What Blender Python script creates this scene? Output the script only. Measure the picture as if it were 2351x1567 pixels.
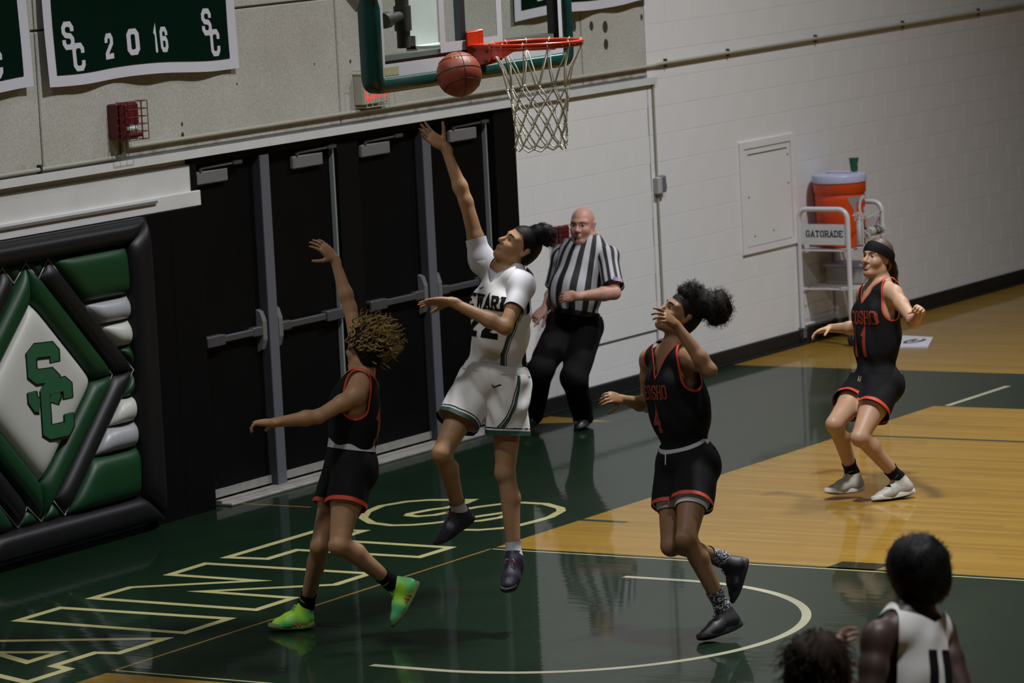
import bpy, math, random
import numpy as np
from mathutils import Vector, Matrix
from mathutils.bvhtree import BVHTree

for o in list(bpy.data.objects):
    bpy.data.objects.remove(o, do_unlink=True)
SC = bpy.context.scene
COL = SC.collection

# ---------------------------------------------------------------- camera
CAM_R = Vector((0.53142925, -0.84560923, -0.05027908))
CAM_U = Vector((0.13174907, 0.02387506, 0.99099554))
CAM_F = Vector((0.83679456, 0.53326824, -0.12409614))
cam_data = bpy.data.cameras.new('camera')
cam = bpy.data.objects.new('camera', cam_data)
COL.objects.link(cam)
cam_data.sensor_fit = 'HORIZONTAL'
cam_data.sensor_width = 36.0
cam_data.lens = 9705.886 / 2351 * 36.0
cam_data.clip_end = 300
m = Matrix.Identity(4)
for i in range(3):
    m[i][0] = CAM_R[i]; m[i][1] = CAM_U[i]; m[i][2] = -CAM_F[i]
m[0][3], m[1][3], m[2][3] = -18.511735, -13.156681, 4.229791
cam.matrix_world = m
cam_data.dof.use_dof = True
cam_data.dof.focus_distance = 23.0
cam_data.dof.aperture_fstop = 5.0
SC.camera = cam

# ---------------------------------------------------------------- world, lamps, exposure
w = bpy.data.worlds.new('gym_air'); SC.world = w
w.use_nodes = True
w.node_tree.nodes['Background'].inputs[0].default_value = (0.80, 0.86, 0.92, 1)
w.node_tree.nodes['Background'].inputs[1].default_value = 0.016
SC.view_settings.view_transform = 'Standard'
SC.view_settings.look = 'None'
SC.view_settings.gamma = 1
SC.view_settings.use_curve_mapping = False
SC.view_settings.exposure = 0.0
SC.cycles.max_bounces = 8
SC.cycles.transparent_max_bounces = 16
SC.cycles.use_denoising = True

def lamp(x, y, z, power, size=0.55, col=(0.98, 0.985, 1.0)):
    d = bpy.data.lights.new('ceiling_lamp', 'AREA'); d.shape = 'DISK'; d.size = size
    d.energy = power; d.color = col; d.spread = math.radians(120)
    o = bpy.data.objects.new('ceiling_lamp', d); COL.objects.link(o); o.location = (x, y, z)
    return o
LAMPS = [(8.0, -2.0, 530), (1.6, -2.5, 620), (-4.2, -.8, 170), (12.5, -6.0, 100),
         (7.0, -9.0, 170), (-5.3, -7.6, 300)]
for x, y, p in LAMPS:
    lamp(x, y, 8.2, p*.60)

# ---------------------------------------------------------------- materials
def nodes(m):
    m.use_nodes = True
    return m.node_tree.nodes, m.node_tree.links, m.node_tree.nodes['Principled BSDF']
MATS = {}
def mat(name, col, rough=.5, metal=0., spec=.5, coat=0., bump=0., bscale=200., var=0., vscale=8., alpha=None, sheen=0.):
    if name in MATS: return MATS[name]
    m = bpy.data.materials.new(name); n, l, b = nodes(m)
    b.inputs['Base Color'].default_value = (*col, 1)
    b.inputs['Roughness'].default_value = rough; b.inputs['Metallic'].default_value = metal
    b.inputs['Specular IOR Level'].default_value = spec
    b.inputs['Coat Weight'].default_value = coat; b.inputs['Coat Roughness'].default_value = .06
    if sheen: b.inputs['Sheen Weight'].default_value = sheen
    tc = n.new('ShaderNodeTexCoord')
    if bump:
        t = n.new('ShaderNodeTexNoise'); t.inputs['Scale'].default_value = bscale; t.inputs['Detail'].default_value = 4
        l.new(tc.outputs['Object'], t.inputs['Vector'])
        bp = n.new('ShaderNodeBump'); bp.inputs['Strength'].default_value = bump; bp.inputs['Distance'].default_value = .004
        l.new(t.outputs['Fac'], bp.inputs['Height']); l.new(bp.outputs['Normal'], b.inputs['Normal'])
    if var:
        t = n.new('ShaderNodeTexNoise'); t.inputs['Scale'].default_value = vscale; t.inputs['Detail'].default_value = 5
        l.new(tc.outputs['Object'], t.inputs['Vector'])
        r = n.new('ShaderNodeMapRange'); r.inputs['From Min'].default_value = .3; r.inputs['From Max'].default_value = .7
        r.inputs['To Min'].default_value = 1 - var; r.inputs['To Max'].default_value = 1 + var
        l.new(t.outputs['Fac'], r.inputs['Value'])
        mx = n.new('ShaderNodeVectorMath'); mx.operation = 'SCALE'
        mx.inputs[0].default_value = col; l.new(r.outputs['Result'], mx.inputs['Scale'])
        l.new(mx.outputs[0], b.inputs['Base Color'])
    MATS[name] = m
    return m

# ---------------------------------------------------------------- mesh helpers
class MB:
    """collects faces of one mesh"""
    def __init__(s): s.v = []; s.f = []; s.mi = []
    def add(s, vs, fs, mi=0):
        b = len(s.v); s.v += [tuple(v) for v in vs]
        for f in fs: s.f.append(tuple(b + i for i in f)); s.mi.append(mi)
    def box(s, x0, x1, y0, y1, z0, z1, mi=0, ch=0.):
        if ch <= 0:
            vs = [(x, y, z) for x in (x0, x1) for y in (y0, y1) for z in (z0, z1)]
            s.add(vs, [(0,1,3,2),(4,6,7,5),(0,4,5,1),(2,3,7,6),(0,2,6,4),(1,5,7,3)], mi)
        else:
            # box with chamfered edges: 24 vertices
            c = ch; X = (x0, x1); Y = (y0, y1); Z = (z0, z1); vs = []; idx = {}
            sg = (1, -1)
            for i in (0, 1):
                for j in (0, 1):
                    for k in (0, 1):
                        for a in range(3):
                            p = [X[i] + sg[i]*c, Y[j] + sg[j]*c, Z[k] + sg[k]*c]
                            p[a] = (X, Y, Z)[a][(i, j, k)[a]]
                            idx[i, j, k, a] = len(vs); vs.append(tuple(p))
            fs = []
            for a in range(3):
                b, d = (a+1) % 3, (a+2) % 3
                for e in (0, 1):
                    q = []
                    for u, v2 in ((0,0),(1,0),(1,1),(0,1)):
                        t = [0,0,0]; t[a] = e; t[b] = u; t[d] = v2; q.append(idx[t[0], t[1], t[2], a])
                    fs.append(q if e else q[::-1])
            for a in range(3):          # edge faces along axis a
                b, d = (a+1) % 3, (a+2) % 3
                for u in (0, 1):
                    for v2 in (0, 1):
                        t0 = [0,0,0]; t0[b] = u; t0[d] = v2; t1 = list(t0); t1[a] = 1
                        q = [idx[(*t0, b)], idx[(*t1, b)], idx[(*t1, d)], idx[(*t0, d)]]
                        fs.append(q if (u != v2) else q[::-1])
            for i in (0, 1):
                for j in (0, 1):
                    for k in (0, 1):
                        q = [idx[i, j, k, 0], idx[i, j, k, 1], idx[i, j, k, 2]]
                        fs.append(q if (i + j + k) % 2 else q[::-1])
            s.add(vs, fs, mi)
    def obox(s, c, ax, h, mi=0):
        """oriented box: centre, three unit axes, three half sizes"""
        c = Vector(c); a = [Vector(x) for x in ax]
        vs = [c + a[0]*h[0]*i + a[1]*h[1]*j + a[2]*h[2]*k for i in (-1,1) for j in (-1,1) for k in (-1,1)]
        s.add(vs, [(0,1,3,2),(4,6,7,5),(0,4,5,1),(2,3,7,6),(0,2,6,4),(1,5,7,3)], mi)
    def tube(s, pts, r, n=8, mi=0, closed=False, caps=True):
        pts = [Vector(p) for p in pts]; N = len(pts)
        rr = r if hasattr(r, '__len__') else [r]*N
        t0 = (pts[1]-pts[0]).normalized()
        ref = Vector((0,0,1)) if abs(t0.z) < .9 else Vector((1,0,0))
        nrm = t0.cross(ref).normalized(); vs = []
        for i, p in enumerate(pts):
            if closed: t = (pts[(i+1) % N] - pts[i-1])
            else: t = pts[min(i+1, N-1)] - pts[max(i-1, 0)]
            if t.length < 1e-9: t = t0
            t.normalize()
            nrm = (nrm - t*nrm.dot(t))
            if nrm.length < 1e-6: nrm = t.orthogonal()
            nrm.normalize(); bi = t.cross(nrm)
            for k in range(n):
                a = 2*math.pi*k/n
                vs.append(p + (nrm*math.cos(a) + bi*math.sin(a))*rr[i])
        fs = []
        for i in range(N if closed else N-1):
            for k in range(n):
                j = (i+1) % N
                fs.append((i*n+k, i*n+(k+1) % n, j*n+(k+1) % n, j*n+k))
        if caps and not closed:
            fs.append(tuple(range(n-1, -1, -1))); fs.append(tuple((N-1)*n+k for k in range(n)))
        s.add(vs, fs, mi)
    def lathe(s, prof, c=(0,0,0), ax=((1,0,0),(0,1,0),(0,0,1)), n=24, mi=0, caps=True):
        """prof: list of (radius, height) along ax[2]"""
        c = Vector(c); A = [Vector(a) for a in ax]; vs = []
        for r, h in prof:
            for k in range(n):
                a = 2*math.pi*k/n
                vs.append(c + A[0]*math.cos(a)*r + A[1]*math.sin(a)*r + A[2]*h)
        fs = []
        for i in range(len(prof)-1):
            for k in range(n):
                fs.append((i*n+k, i*n+(k+1) % n, (i+1)*n+(k+1) % n, (i+1)*n+k))
        if caps:
            fs.append(tuple(range(n-1, -1, -1))); fs.append(tuple((len(prof)-1)*n+k for k in range(n)))
        s.add(vs, fs, mi)
    def prism(s, poly, fn, d0, d1, mi=0):
        """extrude 2D polygon; fn(u, v, d) -> point"""
        n = len(poly)
        vs = [fn(u, v, d0) for u, v in poly] + [fn(u, v, d1) for u, v in poly]
        fs = [tuple(range(n-1, -1, -1)), tuple(range(n, 2*n))]
        fs += [(i, (i+1) % n, n+(i+1) % n, n+i) for i in range(n)]
        s.add(vs, fs, mi)
    def build(s, name, mats, parent=None, smooth=False, angle=None):
        me = bpy.data.meshes.new(name)
        me.from_pydata([tuple(v) for v in s.v], [], s.f)
        for mm in (mats if isinstance(mats, (list, tuple)) else [mats]): me.materials.append(mm)
        if any(s.mi): me.polygons.foreach_set('material_index', s.mi)
        if smooth: me.polygons.foreach_set('use_smooth', [True]*len(me.polygons))
        me.update()
        o = bpy.data.objects.new(name, me); COL.objects.link(o)
        if smooth and angle is not None:
            try: me.set_sharp_from_angle(angle=math.radians(angle))
            except Exception: pass
        if parent: o.parent = parent
        return o

def np_obj(name, v, f, mats, parent=None, mi=None, smooth=True):
    me = bpy.data.meshes.new(name)
    v = np.asarray(v, np.float32); f = np.asarray(f, np.int32)
    me.vertices.add(len(v)); me.vertices.foreach_set('co', v.ravel())
    k = f.shape[1]
    me.loops.add(f.size); me.loops.foreach_set('vertex_index', f.ravel())
    me.polygons.add(len(f)); me.polygons.foreach_set('loop_start', np.arange(0, f.size, k, dtype=np.int32))
    try: me.polygons.foreach_set('loop_total', np.full(len(f), k, np.int32))
    except Exception: pass
    for mm in (mats if isinstance(mats, (list, tuple)) else [mats]): me.materials.append(mm)
    if mi is not None: me.polygons.foreach_set('material_index', np.asarray(mi, np.int32))
    me.polygons.foreach_set('use_smooth', np.full(len(f), smooth, bool))
    me.update(calc_edges=True); me.validate()
    o = bpy.data.objects.new(name, me); COL.objects.link(o)
    if parent: o.parent = parent
    return o

def empty(name, loc):
    o = bpy.data.objects.new(name, None); COL.objects.link(o); o.location = loc
    o.empty_display_size = .1
    return o
def tag(o, label=None, cat=None, group=None, kind=None):
    if label: o['label'] = label
    if cat: o['category'] = cat
    if group: o['group'] = group
    if kind: o['kind'] = kind
    return o
def adopt(root):
    """children were built in world coordinates: keep them there under the moved empty"""
    bpy.context.view_layer.update()
    inv = Matrix.Translation(root.location).inverted()
    for c in root.children: c.matrix_parent_inverse = inv
def thing(name, loc, label, cat, group=None):
    return tag(empty(name, loc), label, cat, group)

# ---------------------------------------------------------------- strokes and letters
def ribbon(pts, wd, closed=False):
    """mitred band around a 2D polyline: list of quads (2D)"""
    n = len(pts); L = []; R = []
    P = [np.array(p, float) for p in pts]
    for i in range(n):
        def nd(a, b):
            d = b-a; l = np.hypot(*d); return d/l if l > 1e-9 else d
        if closed: d0 = nd(P[i-1], P[i]); d1 = nd(P[i], P[(i+1) % n])
        else:
            d0 = nd(P[i-1], P[i]) if i else nd(P[0], P[1]); d1 = nd(P[i], P[i+1]) if i < n-1 else d0
        n0 = np.array((-d0[1], d0[0])); n1 = np.array((-d1[1], d1[0]))
        mm = n0+n1; l = np.hypot(*mm)
        mm = n0 if l < .25 else mm/l
        k = min(1/max(mm@n0, .25), 3.2)
        L.append(P[i]+mm*k*wd/2); R.append(P[i]-mm*k*wd/2)
    out = []
    for i in range(n if closed else n-1):
        j = (i+1) % n
        out.append([R[i], R[j], L[j], L[i]])
    return out
GLYPH = {
 'S': [[(1,.68),(1,.84),(.78,1),(.22,1),(0,.84),(0,.66),(.22,.52),(.78,.48),(1,.34),(1,.16),(.78,0),(.22,0),(0,.16),(0,.32)]],
 'E': [[(0,0),(0,1)],[(0,1),(1,1),(1,.82)],[(0,.5),(.68,.5)],[(0,0),(1,0),(1,.18)]],
 'W': [[(0,1),(.24,0),(.5,.85),(.76,0),(1,1)]],
 'A': [[(0,0),(.5,1),(1,0)],[(.2,.32),(.8,.32)]],
 'R': [[(0,0),(0,1),(.78,1),(1,.86),(1,.62),(.78,.48),(0,.48)],[(.5,.48),(1,0)]],
 'D': [[(0,0),(0,1),(.72,1),(1,.8),(1,.2),(.72,0),(0,0)]],
 'N': [[(0,0),(0,1),(1,0),(1,1)]],
 'O': [[(.22,0),(0,.16),(0,.84),(.22,1),(.78,1),(1,.84),(1,.16),(.78,0),(.22,0)]],
 'H': [[(0,0),(0,1)],[(1,0),(1,1)],[(0,.5),(1,.5)]],
 'G': [[(1,.7),(1,.84),(.78,1),(.22,1),(0,.84),(0,.16),(.22,0),(.78,0),(1,.16),(1,.44),(.55,.44)]],
 'T': [[(0,.82),(0,1),(1,1),(1,.82)],[(.5,0),(.5,1)]],
 'X': [[(0,0),(1,1)],[(0,1),(1,0)]], 'I': [[(.5,0),(.5,1)]],
 'C': [[(1,.66),(1,.84),(.78,1),(.22,1),(0,.84),(0,.16),(.22,0),(.78,0),(1,.16),(1,.34)]],
 '0': [[(.22,0),(0,.16),(0,.84),(.22,1),(.78,1),(1,.84),(1,.16),(.78,0),(.22,0)]],
 '1': [[(.15,.8),(.5,1),(.5,0)],[(.1,0),(.9,0)]],
 '2': [[(0,.68),(0,.84),(.22,1),(.78,1),(1,.84),(1,.62),(0,.12),(0,0),(1,0),(1,.14)]],
 '4': [[(.72,0),(.72,1),(0,.34),(1,.34)],[(.42,0),(1,0)]],
 '6': [[(1,.7),(1,.84),(.78,1),(.22,1),(0,.84),(0,.16),(.22,0),(.78,0),(1,.16),(1,.4),(.78,.55),(0,.55)]],
}
SERIF = {'E':[(0,0),(0,1)],'H':[(0,0),(0,1),(1,0),(1,1)],'N':[(0,0),(0,1),(1,1)],'R':[(0,0),(0,1),(1,0)],'D':[(0,0),(0,1)],
         'A':[(0,0),(1,0)],'W':[(0,1),(1,1)],'T':[(.5,0)],'I':[(.5,0),(.5,1)]}
def text_quads(s, h, wl, gap, t, serif=0.):
    """quads of a string: letter height h, letter width wl, stroke t; origin at the centre of the line"""
    out = []; n = len(s)
    tot = n*wl + (n-1)*gap
    x = -tot/2
    for ch in s:
        for st in GLYPH.get(ch, []):
            pts = [(x + t/2 + p[0]*(wl-t), t/2 + p[1]*(h-t) - h/2) for p in st]
            cl = pts[0] == pts[-1]
            out += ribbon(pts[:-1] if cl else pts, t, cl)
        if serif:
            for p in SERIF.get(ch, []):
                cx = x + t/2 + p[0]*(wl-t); cy = t/2 + p[1]*(h-t) - h/2
                cy += (t/2 - serif/2)*(1 if p[1] > .5 else -1)
                e = t*.95
                out.append([(cx-e, cy-serif/2), (cx+e, cy-serif/2), (cx+e, cy+serif/2), (cx-e, cy+serif/2)])
        x += wl + gap
    return out
def flat_print(name, quads, fn, material, parent, thick=.0015):
    """quads (2D) laid on a flat face: fn(u, v, d) -> point, d out of the face"""
    mb = MB()
    for q in quads: mb.prism([tuple(p) for p in q], fn, .0003, thick)
    return mb.build(name, material, parent)
def on_wall(cx, cz, y):           # print on a face that looks towards -y
    return lambda u, v, d: (cx+u, y-d, cz+v)
# =====================================================================  SETTING
W = 2.55                                     # plane of the end wall
rnd = random.Random(7)

# ---- floor
def wood_mat():
    m = bpy.data.materials.new('maple_court'); n, l, b = nodes(m)
    tc = n.new('ShaderNodeTexCoord')
    sx = n.new('ShaderNodeSeparateXYZ'); l.new(tc.outputs['Object'], sx.inputs[0])
    # strips 57 mm wide along y, each with a tone of its own
    dv = n.new('ShaderNodeMath'); dv.operation = 'DIVIDE'; dv.inputs[1].default_value = .057; l.new(sx.outputs['X'], dv.inputs[0])
    fl = n.new('ShaderNodeMath'); fl.operation = 'FLOOR'; l.new(dv.outputs[0], fl.inputs[0])
    wn0 = n.new('ShaderNodeTexWhiteNoise'); wn0.noise_dimensions = '1D'; l.new(fl.outputs[0], wn0.inputs['W'])
    yy = n.new('ShaderNodeMath'); yy.operation = 'MULTIPLY_ADD'; yy.inputs[1].default_value = .8
    l.new(sx.outputs['Y'], yy.inputs[0])
    ml = n.new('ShaderNodeMath'); ml.operation = 'MULTIPLY'; ml.inputs[1].default_value = 7.; l.new(wn0.outputs['Value'], ml.inputs[0])
    l.new(ml.outputs[0], yy.inputs[2])
    fy = n.new('ShaderNodeMath'); fy.operation = 'FLOOR'; l.new(yy.outputs[0], fy.inputs[0])
    cb = n.new('ShaderNodeCombineXYZ'); l.new(fl.outputs[0], cb.inputs[0]); l.new(fy.outputs[0], cb.inputs[1])
    wn = n.new('ShaderNodeTexWhiteNoise'); wn.noise_dimensions = '2D'; l.new(cb.outputs[0], wn.inputs['Vector'])
    mp = n.new('ShaderNodeMapping'); mp.inputs['Scale'].default_value = (60, 2.2, 1); l.new(tc.outputs['Object'], mp.inputs['Vector'])
    gr = n.new('ShaderNodeTexNoise'); gr.inputs['Scale'].default_value = 1.; gr.inputs['Detail'].default_value = 5; l.new(mp.outputs[0], gr.inputs['Vector'])
    ad = n.new('ShaderNodeMath'); ad.operation = 'MULTIPLY_ADD'; ad.inputs[1].default_value = .45
    l.new(gr.outputs['Fac'], ad.inputs[0])
    m2 = n.new('ShaderNodeMath'); m2.operation = 'MULTIPLY'; m2.inputs[1].default_value = .42; l.new(wn.outputs['Value'], m2.inputs[0])
    l.new(m2.outputs[0], ad.inputs[2])
    cr = n.new('ShaderNodeValToRGB'); e = cr.color_ramp.elements
    e[0].position = .1; e[0].color = (.20, .108, .015, 1); e[1].position = .8; e[1].color = (.29, .172, .026, 1)
    l.new(ad.outputs[0], cr.inputs['Fac']); l.new(cr.outputs['Color'], b.inputs['Base Color'])
    gloss(m)
    return m
def gloss(m):
    """clear court finish with a faint waviness across the strips"""
    n, l, b = nodes(m)
    b.inputs['Roughness'].default_value = .45; b.inputs['Specular IOR Level'].default_value = .08
    b.inputs['Coat Weight'].default_value = .48; b.inputs['Coat Roughness'].default_value = .045; b.inputs['Coat IOR'].default_value = 1.47
    tc = n.new('ShaderNodeTexCoord'); mp = n.new('ShaderNodeMapping'); mp.inputs['Scale'].default_value = (18, .8, 1)
    l.new(tc.outputs['Object'], mp.inputs['Vector'])
    t = n.new('ShaderNodeTexNoise'); t.inputs['Scale'].default_value = 1.; t.inputs['Detail'].default_value = 2; l.new(mp.outputs[0], t.inputs['Vector'])
    bp = n.new('ShaderNodeBump'); bp.inputs['Strength'].default_value = .10; bp.inputs['Distance'].default_value = .004
    l.new(t.outputs['Fac'], bp.inputs['Height']); l.new(bp.outputs['Normal'], b.inputs['Coat Normal'])
WOOD = wood_mat()
def paint(name, col, var=.12):
    m = mat(name, col, var=var, vscale=3.); gloss(m); return m
GREENP = paint('green_court_paint', (.0040, .0145, .0060))
LINEY = paint('pale_yellow_line_paint', (.40, .37, .17))
LINEO = paint('ochre_line_paint', (.20, .115, .03))
LINEW = paint('cream_line_paint', (.33, .32, .22))
LINEG = paint('dark_green_line_paint', (.018, .035, .022))

mb = MB(); mb.box(-16, 24, -24, 2.75, -.2, 0)
floor = tag(mb.build('floor', WOOD), kind='structure')
floor['label'] = 'glossy maple court with green borders and lane'
def painted(name, polys, material, z):
    mb = MB()
    for p in polys:
        mb.add([(x, y, z) for x, y in p], [tuple(range(len(p)))])
    o = mb.build(name, material, floor)
    # all faces look up
    me = o.data
    for f in me.polygons:
        if f.normal.z < 0: f.flip()
    return o
def rect(x0, x1, y0, y1): return [(x0,y0),(x1,y0),(x1,y1),(x0,y1)]
painted('painted_border', [rect(-9.12, 9.12, .0, 2.74), rect(7.53, 9.12, -24, 0), rect(-9.12, -7.53, -24, 0)], GREENP, .0004)
painted('painted_lane', [rect(-1.85, 1.85, -5.8, 0), rect(1.82, 2.02, -2.48, -2.18), rect(-2.02, -1.82, -2.48, -2.18)], GREENP, .0004)
painted('lane_line', [rect(-1.80, -1.782, -5.75, 0), rect(1.782, 1.80, -5.75, 0)], LINEY, .0008)
painted('base_line', [rect(-1.80, 1.80, -.012, .010)], LINEO, .0008)
painted('side_dash', [rect(7.56, 8.53, -.115, -.065)], LINEW, .0008)
painted('corner_line', [rect(6.18, 6.225, -1.6, -.02)], LINEG, .0008)
painted('hash_mark', [rect(2.775, 2.825, -.32, 0)], LINEG, .0008)
painted('seam_line', [rect(2.72, 2.745, 1.93, 2.6)], LINEO, .0008)
painted('bare_wedge', [[(6.36, 1.90), (6.50, 2.62), (6.05, 2.62)]], WOOD, .0008)
arc = [(1.27*math.cos(a), -1.6-1.27*math.sin(a)) for a in np.linspace(0, math.pi, 73)]
arc = [(1.27, -1.22)] + arc + [(-1.27, -1.22)]
painted('restricted_arc', ribbon([(x*(1.25/1.27), y) for x, y in arc], .05), LINEW, .0012)
# outlined letters of the end line lettering (A I N T S), read facing the wall
LW = .057
def outline(name, loops):
    q = []
    for lp in loops: q += ribbon(lp, LW, True)
    return painted(name, q, LINEY, .0009)
outline('painted_letter', [[(-2.18,.255),(-1.84,.255),(-1.80,.385),(-1.45,.385),(-1.42,.255),(-1.02,.25),(-1.47,1.375),(-1.80,1.375)],
                          [(-1.77,.58),(-1.50,.58),(-1.62,.93)]])
outline('painted_letter', [[(-.86,.245),(-.455,.245),(-.49,1.37),(-.865,1.37)]])
outline('painted_letter', [[(-.20,1.375),(.14,1.362),(.53,.76),(.535,1.385),(.895,1.392),(.91,.25),(.56,.25),(.16,.88),(.155,.25),(-.20,.25)]])
outline('painted_letter', [[(1.10,1.39),(1.13,1.12),(1.43,1.12),(1.44,.265),(1.76,.26),(1.77,1.10),(2.10,1.10),(2.06,1.39)]])
S_OUT = [(3.25,1.06),(3.17,1.33),(3.08,1.44),(2.90,1.51),(2.68,1.47),(2.49,1.37),(2.35,1.21),(2.31,1.04),(2.36,.92),(2.45,.83),(2.53,.78),(2.73,.69),(2.885,.61),(2.86,.545),(2.74,.53),(2.60,.59),(2.55,.665),(2.28,.63),(2.32,.42),(2.42,.31),(2.53,.265),(2.69,.245),(2.83,.235),(3.04,.285),(3.13,.345),(3.24,.52),(3.245,.69),(3.17,.79),(3.03,.88),(2.84,.945),(2.70,.985),(2.63,1.06),(2.645,1.14),(2.70,1.165),(2.86,1.12),(2.95,1.06),(3.13,1.04)]
outline('painted_letter', [S_OUT])

# ---- end wall
def concrete_mat():
    m = bpy.data.materials.new('raw_concrete'); n, l, b = nodes(m)
    tc = n.new('ShaderNodeTexCoord')
    a = n.new('ShaderNodeTexNoise'); a.inputs['Scale'].default_value = 75; a.inputs['Detail'].default_value = 8; a.inputs['Roughness'].default_value = .75
    c = n.new('ShaderNodeTexNoise'); c.inputs['Scale'].default_value = 1.6; c.inputs['Detail'].default_value = 4
    for t in (a, c): l.new(tc.outputs['Object'], t.inputs['Vector'])
    r = n.new('ShaderNodeValToRGB'); e = r.color_ramp.elements
    e[0].position = .30; e[0].color = (.33, .322, .29, 1); e[1].position = .66; e[1].color = (.55, .54, .505, 1)
    l.new(a.outputs['Fac'], r.inputs['Fac'])
    mx = n.new('ShaderNodeMix'); mx.data_type = 'RGBA'; mx.blend_type = 'MULTIPLY'; mx.inputs['Factor'].default_value = .6
    r2 = n.new('ShaderNodeValToRGB'); e = r2.color_ramp.elements
    e[0].position = .3; e[0].color = (.74, .72, .64, 1); e[1].position = .65; e[1].color = (1, 1, 1, 1)
    l.new(c.outputs['Fac'], r2.inputs['Fac'])
    l.new(r.outputs['Color'], mx.inputs['A']); l.new(r2.outputs['Color'], mx.inputs['B'])
    # rusty crumbs along the bottom edge
    sx = n.new('ShaderNodeSeparateXYZ'); l.new(tc.outputs['Object'], sx.inputs[0])
    hr = n.new('ShaderNodeMapRange'); hr.inputs['From Min'].default_value = 2.33; hr.inputs['From Max'].default_value = 2.25; l.new(sx.outputs['Z'], hr.inputs['Value'])
    rn = n.new('ShaderNodeTexNoise'); rn.inputs['Scale'].default_value = 9; rn.inputs['Detail'].default_value = 6; l.new(tc.outputs['Object'], rn.inputs['Vector'])
    rr = n.new('ShaderNodeMapRange'); rr.inputs['From Min'].default_value = .5; rr.inputs['From Max'].default_value = .68; l.new(rn.outputs['Fac'], rr.inputs['Value'])
    mm = n.new('ShaderNodeMath'); mm.operation = 'MULTIPLY'; l.new(hr.outputs[0], mm.inputs[0]); l.new(rr.outputs[0], mm.inputs[1])
    m3 = n.new('ShaderNodeMix'); m3.data_type = 'RGBA'; l.new(mm.outputs[0], m3.inputs['Factor'])
    l.new(mx.outputs['Result'], m3.inputs['A']); m3.inputs['B'].default_value = (.16, .10, .04, 1)
    l.new(m3.outputs['Result'], b.inputs['Base Color']); b.inputs['Roughness'].default_value = .9; b.inputs['Specular IOR Level'].default_value = .2
    bp = n.new('ShaderNodeBump'); bp.inputs['Strength'].default_value = .35; bp.inputs['Distance'].default_value = .004
    l.new(a.outputs['Fac'], bp.inputs['Height']); l.new(bp.outputs['Normal'], b.inputs['Normal'])
    return m
CONC = concrete_mat()
BLOCKW = mat('white_block_paint', (.72, .715, .715), rough=.55, bump=.25, bscale=160, var=.025, vscale=2.5, spec=.35)
MORTAR = mat('white_mortar_paint', (.68, .675, .67), rough=.8)
WHITEP = mat('white_trim_paint', (.60, .60, .59), rough=.5, var=.05, vscale=4)
BLACKP = mat('black_wall_paint', (.002, .002, .0024), rough=.55, spec=.12)
DARKTONE = mat('dark_hole', (.035, .03, .022), rough=.95)  # dark tone shared by holes, slot, clips and screws

mb = MB()
mb.box(-6, .02, W+.02, W+.5, 0, 7.5)                          # left of the mat
mb.box(.02, 2.5, W+.02, W+.5, 0, 7.5)
mb.box(2.5, 6.26, W+.02, W+.5, 2.24, 7.5)
mb.box(6.26, 24, W+.02, W+.5, 0, 7.5)
mb.box(2.5, 6.26, W+.24, W+.5, 0, 2.24)                       # back of the door recess
wall = tag(mb.build('wall_back', MORTAR), kind='structure')
wall['label'] = 'end wall of white block and raw concrete behind the basket'
# concrete panels
XS = [-1.8, 1.055, 4.165, 7.225, 8.21]; ZS = [2.262, 3.092, 4.6]
for i in range(len(XS)-1):
    for k in range(2):
        mb = MB(); mb.box(XS[i]+.006, XS[i+1]-.006, W-.02, W+.03, ZS[k]+.006, ZS[k+1]-.006, ch=.006)
        p = mb.build('concrete_panel', CONC, wall)
        if (i, k) == (2, 0) or (i, k) == (1, 0) or (i, k) == (3, 0):
            holes = {1: [(2.44, 2.352, .016), (2.44, 2.42, .011), (3.04, 2.62, .007), (3.9, 2.68, .007)], 2: [(7.13, 2.70, .032), (4.31, 2.665, .011), (4.43, 2.20, .0)],
                     3: [(7.37, 2.685, .028), (7.56, 2.665, .036), (7.56, 2.54, .032), (8.08, 2.70, .018)]}[i]
            for hx, hz, hr in holes:
                if hr:
                    hb = MB(); hb.lathe([(hr, 0), (hr*.8, .001), (hr*.75, -.004)], (hx, W-.0205, hz), ((1,0,0),(0,0,1.25),(0,-1,0)), 12)
                    hb.build('bolt_hole', DARKTONE, p)  # flat dark disc, shade inside the hole put into its colour
mb = MB(); mb.box(-6, 8.21, W-.05, W+.03, 2.205, 2.225); mb.box(-6, 8.21, W-.055, W-.045, 2.205, 2.256)
mb.build('steel_lintel', WHITEP, wall)
# blocks: nominal 406 x 203
blk = {}
def block(x0, x1, z0, z1, y):
    k = (round(x1-x0, 3), round(z1-z0, 3))
    if k not in blk:
        b = MB(); b.box(0, x1-x0, 0, .06, 0, z1-z0, ch=.0017); me = b.build('block', BLOCKW); blk[k] = me.data
        bpy.data.objects.remove(me)
    o = bpy.data.objects.new('block', blk[k]); COL.objects.link(o); o.location = (x0, y, z0); o.parent = wall
J = .0012
cnt = 0; rest = MB()
def course(xa, xb, z0, z1, off, y):
    global cnt
    x = xa - (.4064 - off if off else 0)
    while x < xb-.01:
        a, b = max(x, xa)+J/2, min(x+.4064, xb)-J/2
        if b-a > .03:
            if cnt < 300 and b < 15.6: block(a, b, z0+J/2, z1-J/2, y); cnt += 1
            else: rest.box(a, b, y, y+.06, z0+J/2, z1-J/2)
        x += .4064
H = .2032
for r in range(11):
    z1 = min((r+1)*H, 2.20)
    course(6.262, 8.098, r*H, z1, .2032 if r % 2 else 0, W-.028 if r >= 2 else W-.015)
for r in range(15):
    course(8.106, 15.4, r*H, (r+1)*H, .30 if r % 2 else .10, W-.028)
for r in range(15, 30): course(8.215, 20, r*H, (r+1)*H, .30 if r % 2 else .10, W-.028)
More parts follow.
